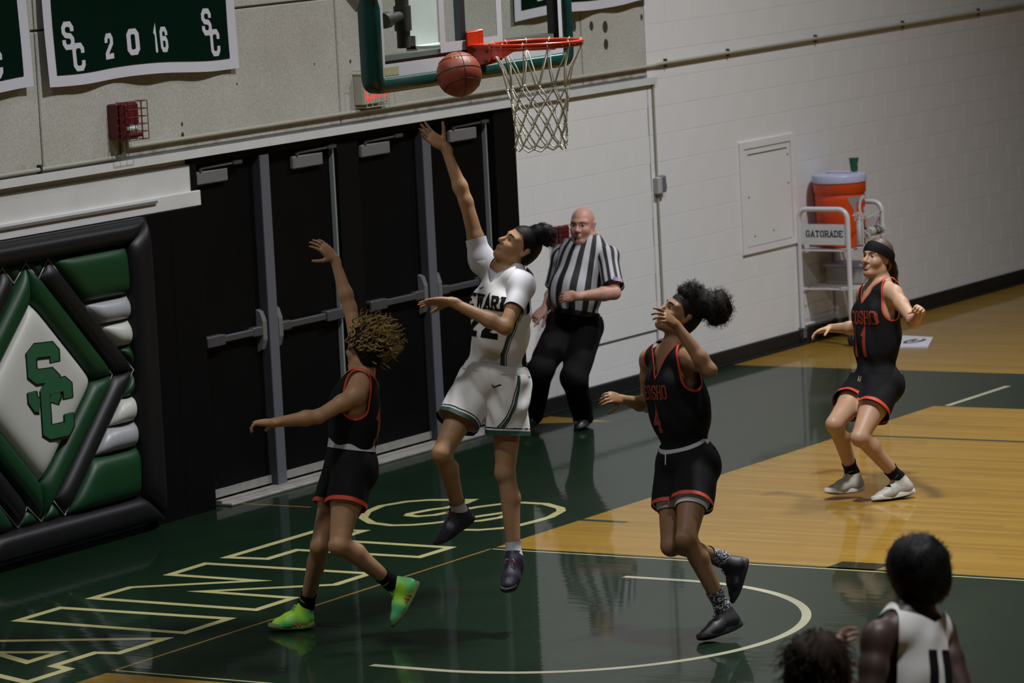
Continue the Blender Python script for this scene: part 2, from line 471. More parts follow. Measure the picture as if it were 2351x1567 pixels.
for r in range(15): course(15.41, 20, r*H, (r+1)*H, .30 if r % 2 else .10, W-.028)
tag(rest.build('block_field', BLOCKW, wall), kind='stuff')
BB = mat('black_rubber_base', (.010, .010, .011), rough=.5)
mb = MB(); mb.box(6.29, 20, W-.05, W-.02, .0, .118, ch=.006); mb.box(6.29, 20, W-.072, W-.045, 0, .02)
tag(mb.build('baseboard_back', BB), kind='structure')
# white fascia and ledge above the wall mat
mb = MB(); mb.box(-6, 2.50, W-.012, W+.03, 2.0, 2.165)
fas = tag(mb.build('trim_1', WHITEP), kind='structure'); fas['label'] = 'white fascia board above the wall mat'
mb = MB(); mb.box(-6, 2.565, W-.04, W+.02, 1.905, 2.0, ch=.004)
tag(mb.build('trim_2', WHITEP), kind='structure')['label'] = 'white ledge board right above the wall mat'
ALU = mat('dull_aluminium', (.33, .33, .34), rough=.4, metal=.6)
mb = MB(); mb.box(-6, 2.10, W-.055, W-.035, 1.966, 1.982)
for x in (.66, .9, 1.25, 1.6, 1.95): mb.lathe([(.004, 0), (.003, .003)], (x, W-.055, 1.974), ((1,0,0),(0,0,1),(0,-1,0)), 8)
tag(mb.build('trim_3', ALU), kind='structure')['label'] = 'thin grey aluminium track on the white ledge'
# dark panel between the mat and the doors, and the black door surround
mb = MB(); mb.box(1.90, 2.20, W-.06, W+.03, 0, 1.905); mb.box(2.203, 2.50, W-.06, W+.03, 0, 1.905)
tag(mb.build('trim_4', BLACKP), kind='structure')['label'] = 'black wall panel between the mat and the doors'
FRAME = mat('black_door_frame', (.002, .002, .0024), rough=.5, spec=.2)
mb = MB()
mb.box(2.50, 2.56, W-.02, W+.25, 0, 2.20); mb.box(5.99, 6.26, W-.032, W+.25, 0, 2.20); mb.box(2.56, 5.99, W+.02, W+.25, 2.15, 2.20)
mb.box(4.13, 4.37, W-.0, W+.25, 0, 2.15)
tag(mb.build('trim_5', FRAME), kind='structure')['label'] = 'black door frame with a wide right jamb'

# ---- doors
DOORM = mat('black_door_paint', (.0024, .0025, .0028), rough=.5, var=.25, vscale=3, spec=.12)
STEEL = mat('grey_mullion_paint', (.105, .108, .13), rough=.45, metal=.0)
STEEL_SHADE = mat('shaded_mullion_side', (.038, .04, .048), rough=.45)  # darker copy of the mullion grey, side shade put into the colour
BARM = mat('dull_steel_bar', (.10, .10, .11), rough=.4, metal=.5)
BARE = mat('bar_end_cap', (.25, .25, .26), rough=.35, metal=.5)
CLOS = mat('grey_closer', (.15, .145, .15), rough=.5)
EDGEL = mat('pale_door_edge', (.22, .24, .24), rough=.5)
ALUM = mat('worn_threshold_metal', (.32, .31, .29), rough=.45, metal=.3, var=.15, vscale=12)
DY = W+.045
# leaf: x0, x1, hinge side (-1 left, 1 right)
leaves = [(2.565, 3.240, -1), (3.356, 4.10, 1), (4.395, 5.115, -1), (5.230, 5.955, 1)]
for i, (x0, x1, hs) in enumerate(leaves):
    mb = MB(); mb.box(x0, x1, DY, DY+.045, .035, 2.145, ch=.003)
    d = tag(mb.build('door_%d' % (i+1), DOORM), kind='structure')
    d['label'] = ['black door leaf beside the wall mat', 'black door leaf right of the first grey mullion', 'black door leaf left of the second grey mullion', 'black door leaf beside the wide right jamb'][i]
    free = x1 if hs < 0 else x0; s = 1 if hs < 0 else -1
    # closer box and arm
    cx = {0: 2.765, 1: 3.815, 2: 4.60, 3: 5.67}[i]
    mb = MB(); mb.box(cx-.168, cx+.168, DY-.035, DY, 2.02, 2.105, ch=.008)
    c = mb.build('door_closer', CLOS, d)
    mb = MB(); ax = cx+.02
    mb.tube([(cx-.12, DY-.03, 2.105), (cx-.12, DY-.03, 2.125)], .014)
    mb.tube([(cx-.12, DY-.03, 2.122), (cx+.26, DY-.045, 2.128)], .008); mb.box(cx+.2, cx+.29, DY-.06, DY-.02, 2.12, 2.142)
    mb.build('closer_arm', BARM, c)
    # panic bar
    mb = MB(); zb = 1.035
    lat = free - s*.05
    far = (x0+.02) if s > 0 else (x1-.005)
    a, b = min(lat, far), max(lat, far)
    mb.box(a, b, DY-.045, DY-.012, zb-.022, zb+.022, ch=.006)
    e = far
    mb.box(min(e, e+s*.19), max(e, e+s*.19), DY-.058, DY, zb-.034, zb+.034, ch=.005)
    mb.box(min(lat, lat-s*.1), max(lat, lat-s*.1), DY-.05, DY, zb-.03, zb+.03, ch=.006)
    pb = mb.build('panic_bar', BARM, d)
    mb = MB()
    pr = [(.0, -.135), (.03, -.12), (.05, -.06), (.05, .06), (.03, .12), (.0, .135)]
    q = [(free-s*.045+s*.04*1, z) for z in (0,)]
    cxl = free-s*.03
    poly = [(DY-v, zb+h) for v, h in pr]
    mb.prism(poly, lambda u, v, dd: (cxl+dd, u, v), -.022, .022)
    mb.build('latch_case', BARE, d)
    mb = MB(); mb.box(x0, x1, DY-.012, DY, .045, .095)
    mb.build('door_sweep', ALUM, d)
for x in (4.104, 5.962):
    mb = MB(); mb.box(x-.008, x+.008, DY-.03, DY+.03, .04, 2.15)
    t = tag(mb.build('trim_%d' % (6 if x < 5 else 7), EDGEL), kind='structure'); t['label'] = 'pale strip along the door edge'
for i, x in enumerate((3.298, 5.172)):
    mb = MB(); mb.box(x-.052, x+.052, W-.012, W+.10, 0, 2.15, ch=.004)
    o = mb.build('trim_%d' % (8+i), [STEEL, STEEL_SHADE]); tag(o, kind='structure'); o['label'] = 'grey steel mullion between two door leaves'
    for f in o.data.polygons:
        if f.normal.x < -.5: f.material_index = 1  # left faces take the shaded copy
mb = MB(); mb.box(2.62, 6.0, W-.10, W+.15, 0, .018, ch=.004); mb.box(2.62, 6.0, W-.02, W+.03, .018, .032)
tag(mb.build('trim_10', ALUM), kind='structure')['label'] = 'worn metal threshold under the black doors'
# =====================================================================  THINGS ON THE WALL
CREAM = mat('cream_conduit_paint', (.34, .34, .27), rough=.5)
def conduit(name, pts, r, label, clips=()):
    mb = MB(); mb.tube(pts, r, 8)
    o = tag(mb.build(name, CREAM, smooth=True, angle=50), label, 'pipe')
    for x, z in clips:
        c = MB(); c.box(x-.008, x+.008, pts[0][1]-.018, pts[0][1]+.02, z-.03, z+.03, ch=.003); c.build('pipe_clip', DARKTONE, o)
    return o
yc = W-.036
conduit('conduit_pipe', [(1.85, yc, 2.40), (1.85, yc, 2.345), (1.858, yc, 2.334), (1.875, yc, 2.331), (8.19, yc, 2.337), (8.26, yc-.01, 2.345), (19.5, yc-.012, 2.395)], .014,
        'long cream conduit running along the wall above the doors', [(8.36, 2.346), (9.3, 2.35), (10.7, 2.356), (12.2, 2.363), (13.6, 2.37)])
conduit('conduit_pipe', [(-5, yc, 2.268), (1.79, yc, 2.280), (1.805, yc, 2.29), (1.81, yc, 2.31), (1.81, yc, 2.41)], .014,
        'cream conduit bending up into the red alarm on concrete', [(1.0, 2.278)])
conduit('conduit_pipe', [(8.165, W-.04, 2.235), (8.165, W-.04, .58)], .009, 'thin vertical conduit between the two white block walls')
GREYB = mat('grey_outlet_box', (.13, .14, .155), rough=.5)
t = thing('outlet_box', (8.2, W, 1.46), 'small grey outlet box on the vertical conduit', 'box')
mb = MB(); mb.box(8.12, 8.18, W-.075, W-.028, 1.40, 1.522, ch=.006); mb.build('box_body', mat('pale_box', (.40, .40, .39), rough=.5), t)
mb = MB(); mb.box(8.18, 8.235, W-.08, W-.03, 1.405, 1.53, ch=.01); mb.box(8.235, 8.255, W-.07, W-.03, 1.42, 1.47, ch=.006); mb.build('cover_flap', GREYB, t)

# access panel
t = thing('access_panel', (9.85, W, .8), 'white painted access panel set in the block wall', 'panel')
y0 = W-.03
mb = MB()
mb.box(9.41, 9.475, y0-.014, y0+.01, .80, 1.655); mb.box(10.215, 10.28, y0-.014, y0+.01, .80, 1.655)
mb.box(9.475, 10.215, y0-.014, y0+.01, 1.60, 1.655); mb.box(9.475, 10.215, y0-.014, y0+.01, .80, .845)
mb.build('panel_frame', BLOCKW, t)
mb = MB(); mb.box(9.482, 10.208, y0-.008, y0+.01, .852, 1.593, ch=.003); dd = mb.build('panel_door', BLOCKW, t)
mb = MB()
mb.box(9.535, 10.16, y0-.0095, y0-.007, 1.548, 1.556)
mb.build('hinge_slot', DARKTONE, dd)
for x, z in ((10.165, 1.50), (10.165, 1.28), (9.53, 1.23), (9.60, .925), (9.9, .94)):
    mb = MB(); mb.lathe([(.007, 0), (.006, .004)], (x, y0-.008, z), ((1,0,0),(0,0,1),(0,-1,0)), 8); mb.build('screw', DARKTONE, dd)

# fire alarms: back box, sounder, strobe lens, wire guard
REDM = mat('red_alarm_paint', (.10, .006, .008), rough=.45)
LENS = mat('clear_strobe_lens', (.55, .55, .54), rough=.08, spec=.8, coat=1)
def alarm(x, z, label, s=1., y=W-.02):
    t = thing('fire_alarm', (x, y, z), label, 'alarm')
    def bx(mb, a, b, c, d, e, f, ch=0): mb.box(x+a*s, x+b*s, y-d*s, y-c*s, z+e*s, z+f*s, ch=ch)
    mb = MB(); bx(mb, -.075, .075, 0, .075, -.105, .105, .006*s); mb.build('back_box', REDM, t)
    mb = MB(); bx(mb, -.065, .085, .075, .115, -.115, .115, .012*s); bx(mb, -.055, .075, .115, .125, -.02, .10, .004*s)
    bx(mb, -.055, .075, .115, .15, -.10, -.075, .004*s)
    mb.build('sounder', REDM, t)
    mb = MB(); prof = [(.0, .03), (.02, .027), (.033, .015), (.036, 0)][::-1]
    mb.lathe(prof, (x+.01*s, y-.115*s, z-.048*s), ((1.5*s,0,0),(0,0,.75*s),(0,-s,0)), 16); mb.build('strobe_lens', LENS, t, smooth=True)
    mb = MB(); r = .0028*s; yo = y-.17*s; yi = y-.08*s
    for k in range(6):
        zz = z+(-.115+.046*k)*s
        mb.tube([(x-.085*s, yi, zz), (x-.085*s, yo, zz), (x+.105*s, yo, zz), (x+.105*s, yi, zz)], r, 5)
    for k in range(4):
        xx = x+(-.085+.0633*k)*s
        mb.tube([(xx, yo, z-.115*s), (xx, yo, z+.115*s)], r, 5)
    mb.tube([(x+.105*s, y-.125*s, z-.115*s), (x+.105*s, y-.125*s, z+.115*s)], r, 5)
    mb.build('wire_guard', REDM, t)
    adopt(t); return t
alarm(1.77, 2.50, 'red fire alarm with wire guard on the raw concrete wall')
alarm(6.73, 1.245, 'red fire alarm on white block, behind the shooter and referee', .68, W-.03)

# exit sign
t = thing('exit_sign', (4.5, W, 2.36), 'cream exit sign with red letters and wire guard above the doors', 'sign')
CRM = mat('cream_sign_case', (.42, .41, .32), rough=.5)
mb = MB(); mb.box(4.33, 4.63, W-.09, W-.02, 2.375, 2.585, ch=.005); mb.build('sign_case', CRM, t)
REDL = bpy.data.materials.new('lit_red_letters'); n, l, b = nodes(REDL)
b.inputs['Base Color'].default_value = (.6, .03, .03, 1); b.inputs['Emission Color'].default_value = (1, .045, .045, 1); b.inputs['Emission Strength'].default_value = .85
flat_print('exit_letters', text_quads('EXIT', .13, .055, .014, .021), on_wall(4.49, 2.465, W-.09), REDL, t)
mb = MB()
for k in range(6):
    x = 4.315+.066*k; mb.tube([(x, W-.03, 2.36), (x, W-.13, 2.36), (x, W-.13, 2.60), (x, W-.03, 2.60)], .003, 5)
for z in (2.36, 2.60): mb.tube([(4.315, W-.13, z), (4.645, W-.13, z)], .003, 5)
mb.build('wire_guard', CRM, t)
adopt(t)

# banners: cloth with border, hem waves
BGREEN = mat('green_banner_cloth', (.0010, .0110, .0065), rough=.9, spec=.05, bump=.1, bscale=900)
BWHITE = mat('white_banner_cloth', (.56, .56, .62), rough=.85, spec=.2)
def banner(x0, x1, zb, zt, y, label, border=.085, seed=0, slant=0., texts=(), group='banners hung on the concrete wall'):
    t = thing('wall_banner', ((x0+x1)/2, y, zt), label, 'banner', group)
    rs = random.Random(seed); ph = [rs.uniform(0, 6.28) for _ in range(4)]
    def P(u, v, d=0.):          # u metres from the left edge, v metres above the bottom hem
        f = max(0, 1-v/1.1)
        yy = y - .012*math.sin(u*5.5+ph[0])*f - .010*math.sin(u*11+ph[1])*f - .02*f - .018
        return (x0+u+.006*math.sin(v*6+ph[2]), yy-d, zb+v+slant*u+.012*math.sin(u*4.2+ph[3]))
    Wd, Hh = x1-x0, zt-zb
    def sheet(u0, u1, v0, v1, nu, nv, d):
        mb = MB(); vs = [P(u0+(u1-u0)*i/nu, v0+(v1-v0)*j/nv, d) for j in range(nv+1) for i in range(nu+1)]
        fs = [(j*(nu+1)+i, j*(nu+1)+i+1, (j+1)*(nu+1)+i+1, (j+1)*(nu+1)+i) for j in range(nv) for i in range(nu)]
        mb.add(vs, fs); return mb
    sheet(.0, Wd, .0, Hh, 40, 20, 0).build('border_cloth', BWHITE, t, smooth=True)
    sheet(border, Wd-border, border*.8, Hh-border, 36, 18, .004).build('green_field', BGREEN, t, smooth=True)
    mb = MB(); mb.tube([(x0-.03, y-.02, zt), (x1+.03, y-.02, zt)], .012); mb.build('hanging_rod', ALU, t)
    for q, cu, cv in texts:
        mb = MB()
        for quad in q:
            mb.prism(quad, lambda a, c, d: P(cu+a, cv+c, d), .0048, .0062)
        mb.build('cloth_letters', BWHITE, t)
    adopt(t)
def sc_small(h, w, t):
    """the interlocked school letters of a banner: S above left, C below right"""
    out = []
    for g, ox, oy in (('S', -w*.36, h*.21), ('C', w*.36, -h*.23)):
        for st in GLYPH[g]:
            pts = [(ox + (p[0]-.5)*(w-t)*.95, oy + (p[1]-.5)*(h*.56-t)) for p in st]
            out += ribbon(pts, t)
    return out
def shift(q, dx, dy): return [[(a+dx, b+dy) for a, b in p] for p in q]
yr = [(sc_small(.30, .115, .032), .26, .235), (text_quads('2', .155, .085, 0, .03, ), .625, .20), (text_quads('O', .16, .105, 0, .034), .845, .205),
      (text_quads('1', .155, .05, 0, .024), 1.055, .205), (text_quads('6', .155, .085, 0, .028), 1.145, .205), (sc_small(.30, .115, .032), 1.65, .245)]
banner(1.09, 3.02, 2.765, 3.95, W-.03, 'green banner with white border reading 2016 left of the basket', .085, 3, -.018, yr)
banner(-1.05, .945, 2.765, 3.95, W-.03, 'green banner cut off by the left edge of the photo', .085, 9, 0., [(sc_small(.30, .115, .032), 1.62, .235)])
banner(6.31, 8.12, 2.79, 3.95, W-.03, 'green banner with white border behind the glass backboard', .085, 5, .02, [(sc_small(.30, .115, .032), .26, .26)])

# =====================================================================  WALL MAT
VG = mat('green_vinyl', (.0035, .038, .011), spec=.35, rough=.45, bump=.06, bscale=500)
VK = mat('black_vinyl', (.0055, .0055, .0072), rough=.45, spec=.35, bump=.06, bscale=500)
VW = mat('white_vinyl', (.46, .46, .43), rough=.45, bump=.06, bscale=500)
VS = mat('silver_vinyl', (.30, .31, .33), rough=.38, bump=.06, bscale=500)
PIPE = mat('white_piping', (.50, .50, .50), rough=.5)
MY = 2.44                                     # base plane of the mat sections
def pad(name, poly, h, material, parent):
    """puffed section over a convex polygon (x, z) of three or four corners (more: fan); h is its swell towards the court"""
    P = [np.array(p, float) for p in poly]
    if len(P) == 3: P = [P[0], P[1], P[2], (P[2]+P[0])/2]
    if len(P) == 5: P = [P[0], P[1], P[2], P[3], P[4]]
    mb = MB()
    def prof(t, L):
        p = max(2.0, L/.085); return max(0., 1-abs(2*t-1)**p)**.5
    quads = [P] if len(P) == 4 else [[P[0], P[1], P[2], (P[2]+P[0])/2]] + [[P[0], P[i], P[i+1], (P[i+1]+P[0])/2] for i in range(2, len(P)-1)]
    for Q in quads:
        L1 = (np.linalg.norm(Q[1]-Q[0])+np.linalg.norm(Q[2]-Q[3]))/2; L2 = (np.linalg.norm(Q[3]-Q[0])+np.linalg.norm(Q[2]-Q[1]))/2
        n1 = max(10, min(40, int(L1/.03))); n2 = max(10, min(40, int(L2/.03)))
        c1 = lambda n: [.5-.5*math.cos(math.pi*i/n) for i in range(n+1)]
        U_, V_ = c1(n1), c1(n2); vs = []
        for b_ in V_:
            for a_ in U_:
                p = Q[0]*(1-a_)*(1-b_)+Q[1]*a_*(1-b_)+Q[2]*a_*b_+Q[3]*(1-a_)*b_
                vs.append((p[0], MY+.012-(h+.012)*prof(a_, L1)*prof(b_, L2), p[1]))
        mb.add(vs, [(j*(n1+1)+i, j*(n1+1)+i+1, (j+1)*(n1+1)+i+1, (j+1)*(n1+1)+i) for j in range(n2) for i in range(n1)])
    return mb.build(name, material, parent, smooth=True)
mt = thing('wall_mat', (.94, MY, .05), 'padded green, white and black wall mat with diamond and green letters', 'mat')
mb = MB(); mb.box(.02, 1.90, MY+.0, W+.0, .045, 1.902); mb.build('backing_board', VK, mt)
CX = .706
def mx_(p): return [(2*CX*1.0-x if False else .94*2-x, z) for x, z in p]
# the visible (right) half was measured; the left half mirrors it about the diamond's axis x = .706 where it fits
xl, xr, zb, zt = .03, 1.89, .05, 1.90
xi0, xi1, zi0, zi1 = -.0+.22, 1.668, .225, 1.765
pad('border_pad', [(xl, zt), (xr, zt), (xi1, zi1), (xi0, zi1)], .085, VK, mt)
pad('border_pad', [(xr, zt), (xr, zb), (xi1, zi0), (xi1, zi1)], .085, VK, mt)
pad('border_pad', [(xl, zb), (xr, zb), (xi1, zi0), (xi0, zi0)], .085, VK, mt)
pad('border_pad', [(xl, zt), (xl, zb), (xi0, zi0), (xi0, zi1)], .085, VK, mt)
dt, dr = (.706, 1.762), (1.458, 1.0); db, dl = (.695, .232), (-.045+.0, 1.0)
it, ir, ib, il = (.706, 1.532), (1.237, .998), (.695, .462), (.175, .998)
pad('diamond_pad', [it, ir, ib, il], .075, VW, mt)
pad('diamond_band', [dt, dr, ir, it], .075, VG, mt); pad('diamond_band', [dr, db, ib, ir], .075, VG, mt)
def clipx(poly, x0):          # keep x >= x0 (Sutherland-Hodgman)
    out = []
    for i in range(len(poly)):
        a, b = poly[i-1], poly[i]
        if (a[0] >= x0) != (b[0] >= x0):
            t = (x0-a[0])/(b[0]-a[0]); out.append((x0, a[1]+t*(b[1]-a[1])))
        if b[0] >= x0: out.append(b)
    return out
pad('diamond_band', clipx([dt, dl, il, it], xi0), .075, VG, mt); pad('diamond_band', clipx([dl, db, ib, il], xi0), .075, VG, mt)
# outer black chevron
ct, cr_, cb = (.913, 1.762), (1.667, 1.0), (.918, .232)
ti, bi = (.815, 1.655), (.815, .34)
pad('chevron_pad', [ct, cr_, dr, ti], .07, VK, mt); pad('chevron_pad', [cr_, cb, bi, dr], .07, VK, mt)
lt, lb = (.487, 1.757), (.477, .232); lti, lbi = (.585, 1.655), (.575, .34)
pad('chevron_pad', clipx([lt, (-.27, 1.0), dl, lti], xi0), .07, VK, mt); pad('chevron_pad', clipx([(-.27, 1.0), lb, lbi, dl], xi0), .07, VK, mt)
# right stripes from top to bottom
pad('corner_pad', [(.925, 1.762), (1.664, 1.762), (1.664, 1.462), (1.212, 1.462)], .075, VG, mt)
pad('stripe_pad', [(1.218, 1.456), (1.664, 1.456), (1.664, 1.312), (1.360, 1.312)], .07, VS, mt)
pad('stripe_pad', [(1.366, 1.306), (1.664, 1.306), (1.664, 1.157), (1.512, 1.157)], .07, VW, mt)
pad('stripe_pad', [(1.518, 1.151), (1.664, 1.151), (1.664, 1.003)], .05, VG, mt)
pad('stripe_pad', [(1.664, .997), (1.664, .845), (1.516, .845)], .05, VG, mt)
pad('stripe_pad', [(1.510, .838), (1.664, .838), (1.664, .69), (1.365, .69)], .07, VW, mt)
pad('stripe_pad', [(1.360, .684), (1.664, .684), (1.664, .535), (1.214, .535)], .07, VS, mt)
pad('corner_pad', [(1.208, .529), (1.664, .529), (1.664, .228), (.928, .228)], .075, VG, mt)
# small green triangles above and below
pad('point_pad', [(.72, 1.762), (.905, 1.762), (.815, 1.665)], .03, VG, mt); pad('point_pad', [(.68, 1.762), (.50, 1.762), (.59, 1.665)], .03, VG, mt)
pad('point_pad', [(.71, .23), (.905, .23), (.815, .33)], .03, VG, mt); pad('point_pad', [(.68, .23), (.49, .23), (.58, .33)], .03, VG, mt)
pad('corner_pad', [(xi0, 1.762), (.475, 1.762), (xi0, 1.50)], .06, VG, mt); pad('corner_pad', [(xi0, .23), (.465, .23), (xi0, .49)], .06, VG, mt)
mb = MB()
for pl in ([dt, dr, db], [dt, lti], [ct, ti], [ct, cr_, cb, bi], [lt, lti], [lb, lbi], [lb, (xi0, .50)], [lt, (xi0, 1.49)], [db, lbi]):
    mb.tube([(x, MY-.012, z) for x, z in pl], .0042, 6)
mb.build('seam_piping', PIPE, mt, smooth=True)
# the two letters on the diamond
SCS = [[(.835,1.165),(.835,1.215),(.805,1.243),(.665,1.252),(.618,1.222),(.618,1.128),(.662,1.098),(.79,1.092),(.828,1.06),(.828,.968),(.808,.948),(.80,.925)],
       [(.605,1.02),(.606,.975),(.64,.935),(.668,.93)]]
SCC = [[(.935,.935),(.935,1.0),(.905,1.022),(.755,1.02),(.722,.99),(.722,.775),(.755,.757),(.905,.755),(.932,.782),(.932,.845)]]
def sc_fn(u, v, d):
    return (u, MY-.0755-d, v)
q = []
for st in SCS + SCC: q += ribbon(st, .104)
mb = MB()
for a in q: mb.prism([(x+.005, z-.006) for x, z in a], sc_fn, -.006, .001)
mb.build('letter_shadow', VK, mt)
for nm, sts in (('mat_letter', SCS), ('mat_letter', SCC)):
    q = []
    for st in sts: q += ribbon(st, .080)
    mb = MB()
    for a in q: mb.prism(a, sc_fn, .0015, .0045 if sts is SCS else .0062)
    mb.build(nm, mat('green_letter_vinyl', (.012, .085, .036), rough=.5), mt)
adopt(mt)

# =====================================================================  BASKET
HO = mat('orange_rim_paint', (.52, .035, .008), rough=.35, coat=.4)
PADG = mat('green_pad_vinyl', (.004, .040, .032), rough=.33, coat=.3)
GLASS = bpy.data.materials.new('backboard_glass'); n, l, b = nodes(GLASS)
b.inputs['Base Color'].default_value = (.90, .96, .94, 1); b.inputs['Roughness'].default_value = .02; b.inputs['Transmission Weight'].default_value = 1; b.inputs['IOR'].default_value = 1.02
WB = mat('white_board_print', (.62, .62, .66), rough=.4)
DKM = mat('dark_brown_steel', (.016, .012, .011), rough=.5)
GRM = mat('grey_steel', (.12, .13, .15), rough=.45, metal=.4)
LTM = mat('pale_steel_mast', (.46, .48, .45), rough=.5, var=.06, vscale=4)
hoop = thing('basketball_hoop', (0, -1.22, 2.93), 'glass backboard with green edge pad, orange rim and white net', 'basketball hoop')
BY = -1.22
gx, gz0, gz1 = .885, 2.93, 4.0
mb = MB(); mb.box(-gx, gx, BY, BY+.012, gz0, gz1); mb.build('glass_pane', GLASS, hoop)
mb = MB()
def flat(x0, x1, z0, z1): mb.box(x0, x1, BY-.002, BY-.0003, z0, z1)
flat(-gx, gx, gz0, gz0+.07); flat(-gx, -gx+.045, gz0+.07, gz1-.05); flat(gx-.045, gx, gz0+.07, gz1-.05); flat(-gx, gx, gz1-.05, gz1)
mb.build('white_border', WB, hoop)
mb = MB(); sx0, sx1, sz0, sz1 = -.325, .275, 3.02, 3.47
flat(sx0, sx1, sz0, sz0+.05); flat(sx0, sx0+.05, sz0+.05, sz1-.05); flat(sx1-.05, sx1, sz0+.05, sz1-.05); flat(sx0, sx1, sz1-.05, sz1)
mb.build('target_square', WB, hoop)
mb = MB(); mb.box(-.85, -.72, BY-.003, BY-.0022, gz0+.012, gz0+.055); mb.build('old_tape', mat('yellowed_tape', (.42, .43, .25), rough=.6), hoop)
mb = MB()
mb.box(-gx+.005, gx-.005, BY+.014, BY+.06, gz0+.02, gz0+.085); mb.build('frame_bar', DKM, hoop)
mb = MB(); mb.box(gx-.075, gx-.045, BY+.014, BY+.05, gz0+.08, gz1); mb.build('frame_bar', DKM, hoop)
mb = MB(); mb.box(-gx+.003, -gx+.05, BY+.03, BY+.05, gz0+.08, gz1); mb.build('frame_bar', DKM, hoop)
mb = MB(); mb.box(gx-.044, gx-.01, BY+.014, BY+.06, gz0+.08, gz1); mb.build('frame_bar', GRM, hoop)
mb = MB(); mb.box(-.105, -.055, BY+.014, BY+.05, gz0+.08, gz1); mb.build('frame_rib', GRM, hoop)
mb = MB(); mb.box(-gx+.01, gx-.01, BY+.014, BY+.10, gz0+.085, gz0+.11); mb.build('frame_flange', LTM, hoop)
# edge pad: rounded section swept round the lower corners
mb = MB()
path = []
px = gx+.035; pz = gz0-.035; top = gz0+.47; rc = .045
for z in np.linspace(top, pz+rc, 5): path.append((-px, z))
for a in np.linspace(math.pi, 1.5*math.pi, 7)[1:]: path.append((-px+rc+rc*math.cos(a), pz+rc+rc*math.sin(a)))
for a in np.linspace(1.5*math.pi, 2*math.pi, 7): path.append((px-rc+rc*math.cos(a), pz+rc+rc*math.sin(a)))
for z in np.linspace(pz+rc, top, 5)[1:]: path.append((px, z))
sec = []
for a in np.linspace(0, 2*math.pi, 17)[:-1]:
    c, s = math.cos(a), math.sin(a); e = .55
    sec.append((.040*abs(c)**e*(1 if c > 0 else -1), .055*abs(s)**e*(1 if s > 0 else -1)))
vs = []; N = len(path)
for i, (x, z) in enumerate(path):
    a, b2 = path[max(i-1, 0)], path[min(i+1, N-1)]
    tx, tz = b2[0]-a[0], b2[1]-a[1]; ll = math.hypot(tx, tz); nx, nz = tz/ll, -tx/ll
    k = 1. if 0 < i < N-1 else .55
    for u, v in sec: vs.append((x+nx*u*k, BY+.026+v*k, z+nz*u*k))
S_ = len(sec)
fs = [(i*S_+k, i*S_+(k+1) % S_, (i+1)*S_+(k+1) % S_, (i+1)*S_+k) for i in range(N-1) for k in range(S_)]
fs += [tuple(range(S_)), tuple((N-1)*S_+k for k in range(S_-1, -1, -1))]
mb.add(vs, fs); mb.build('edge_pad', PADG, hoop, smooth=True)
# rim, neck, gussets
RC = Vector((0, -1.6, 3.045)); RR = .2376
mb = MB(); mb.tube([RC+Vector((RR*math.cos(a), RR*math.sin(a), 0)) for a in np.linspace(0, 2*math.pi, 49)[:-1]], .0095, 10, closed=True)
mb.tube([RC+Vector((RR*math.cos(a), RR*math.sin(a), -.017)) for a in np.linspace(0, 2*math.pi, 49)[:-1]], .0065, 8, closed=True)
for k in range(12):
    a = 2*math.pi*(k+.5)/12; c = RC+Vector((RR*math.cos(a), RR*math.sin(a), -.014))
    mb.tube([c+Vector((-.012*math.sin(a), .012*math.cos(a), 0)), c+Vector((0, 0, -.014)), c+Vector((.012*math.sin(a), -.012*math.cos(a), 0))], .003, 5)
rim = mb.build('rim', HO, hoop, smooth=True, angle=40)
mb = MB()
mb.box(-.075, .075, BY-.012, BY, 2.90, 3.115, ch=.004)                      # back plate
mb.box(-.07, .075, BY-.15, BY-.01, 3.03, 3.042)                              # top plate
for sx in (-1, 1):
    x = .062*sx
    pl = [(BY-.01, 3.036), (BY-.165, 3.036), (BY-.165, 2.995), (BY-.12, 2.95), (BY-.01, 2.92)]
    mb.prism(pl, lambda u, v, d: (x+d, u, v), -.005, .005)
    # wing along the ring
    wing = [RC+Vector((RR*math.cos(a), RR*math.sin(a), 0)) for a in np.linspace(math.pi*.5, math.pi*1.04, 13)]
    wing = [Vector((p.x*(1 if sx < 0 else -1), p.y, p.z)) for p in wing]
    vs = []
    for j, p in enumerate(wing):
        h = .050 if j < 11 else .050-.017*(j-10)
        vs += [p+Vector((0, 0, -.004)), p+Vector((0, 0, -.004-h))]
    mb.add(vs, [(2*j, 2*j+1, 2*j+3, 2*j+2) for j in range(12)])
    off = [v*1 for v in vs]
    vs2 = [RC + (v-RC)*1.012 + Vector((0, 0, (v.z-RC.z)*-.012)) for v in vs]
    mb.add(vs2, [(2*j, 2*j+2, 2*j+3, 2*j+1) for j in range(12)])
mb.box(-.06, .06, BY-.15, BY-.02, 2.965, 2.977)
mb.box(-.10, .02, BY-.02, BY-.012, 3.03, 3.115, ch=.006)
rk = mb.build('rim_bracket', HO, hoop)
for y, z in ((-1.255, 3.015), (-1.335, 3.01), (-1.27, 2.95), (-1.33, 2.955)):
    mb = MB(); mb.lathe([(.014, 0), (.012, .006), (.0, .007)], (-.067, y, z), ((0,1,0),(0,0,.7),(-1,0,0)), 10)
    mb.build('bolt_head', mat('worn_dark_bolt', (.07, .05, .045), rough=.6), rk)
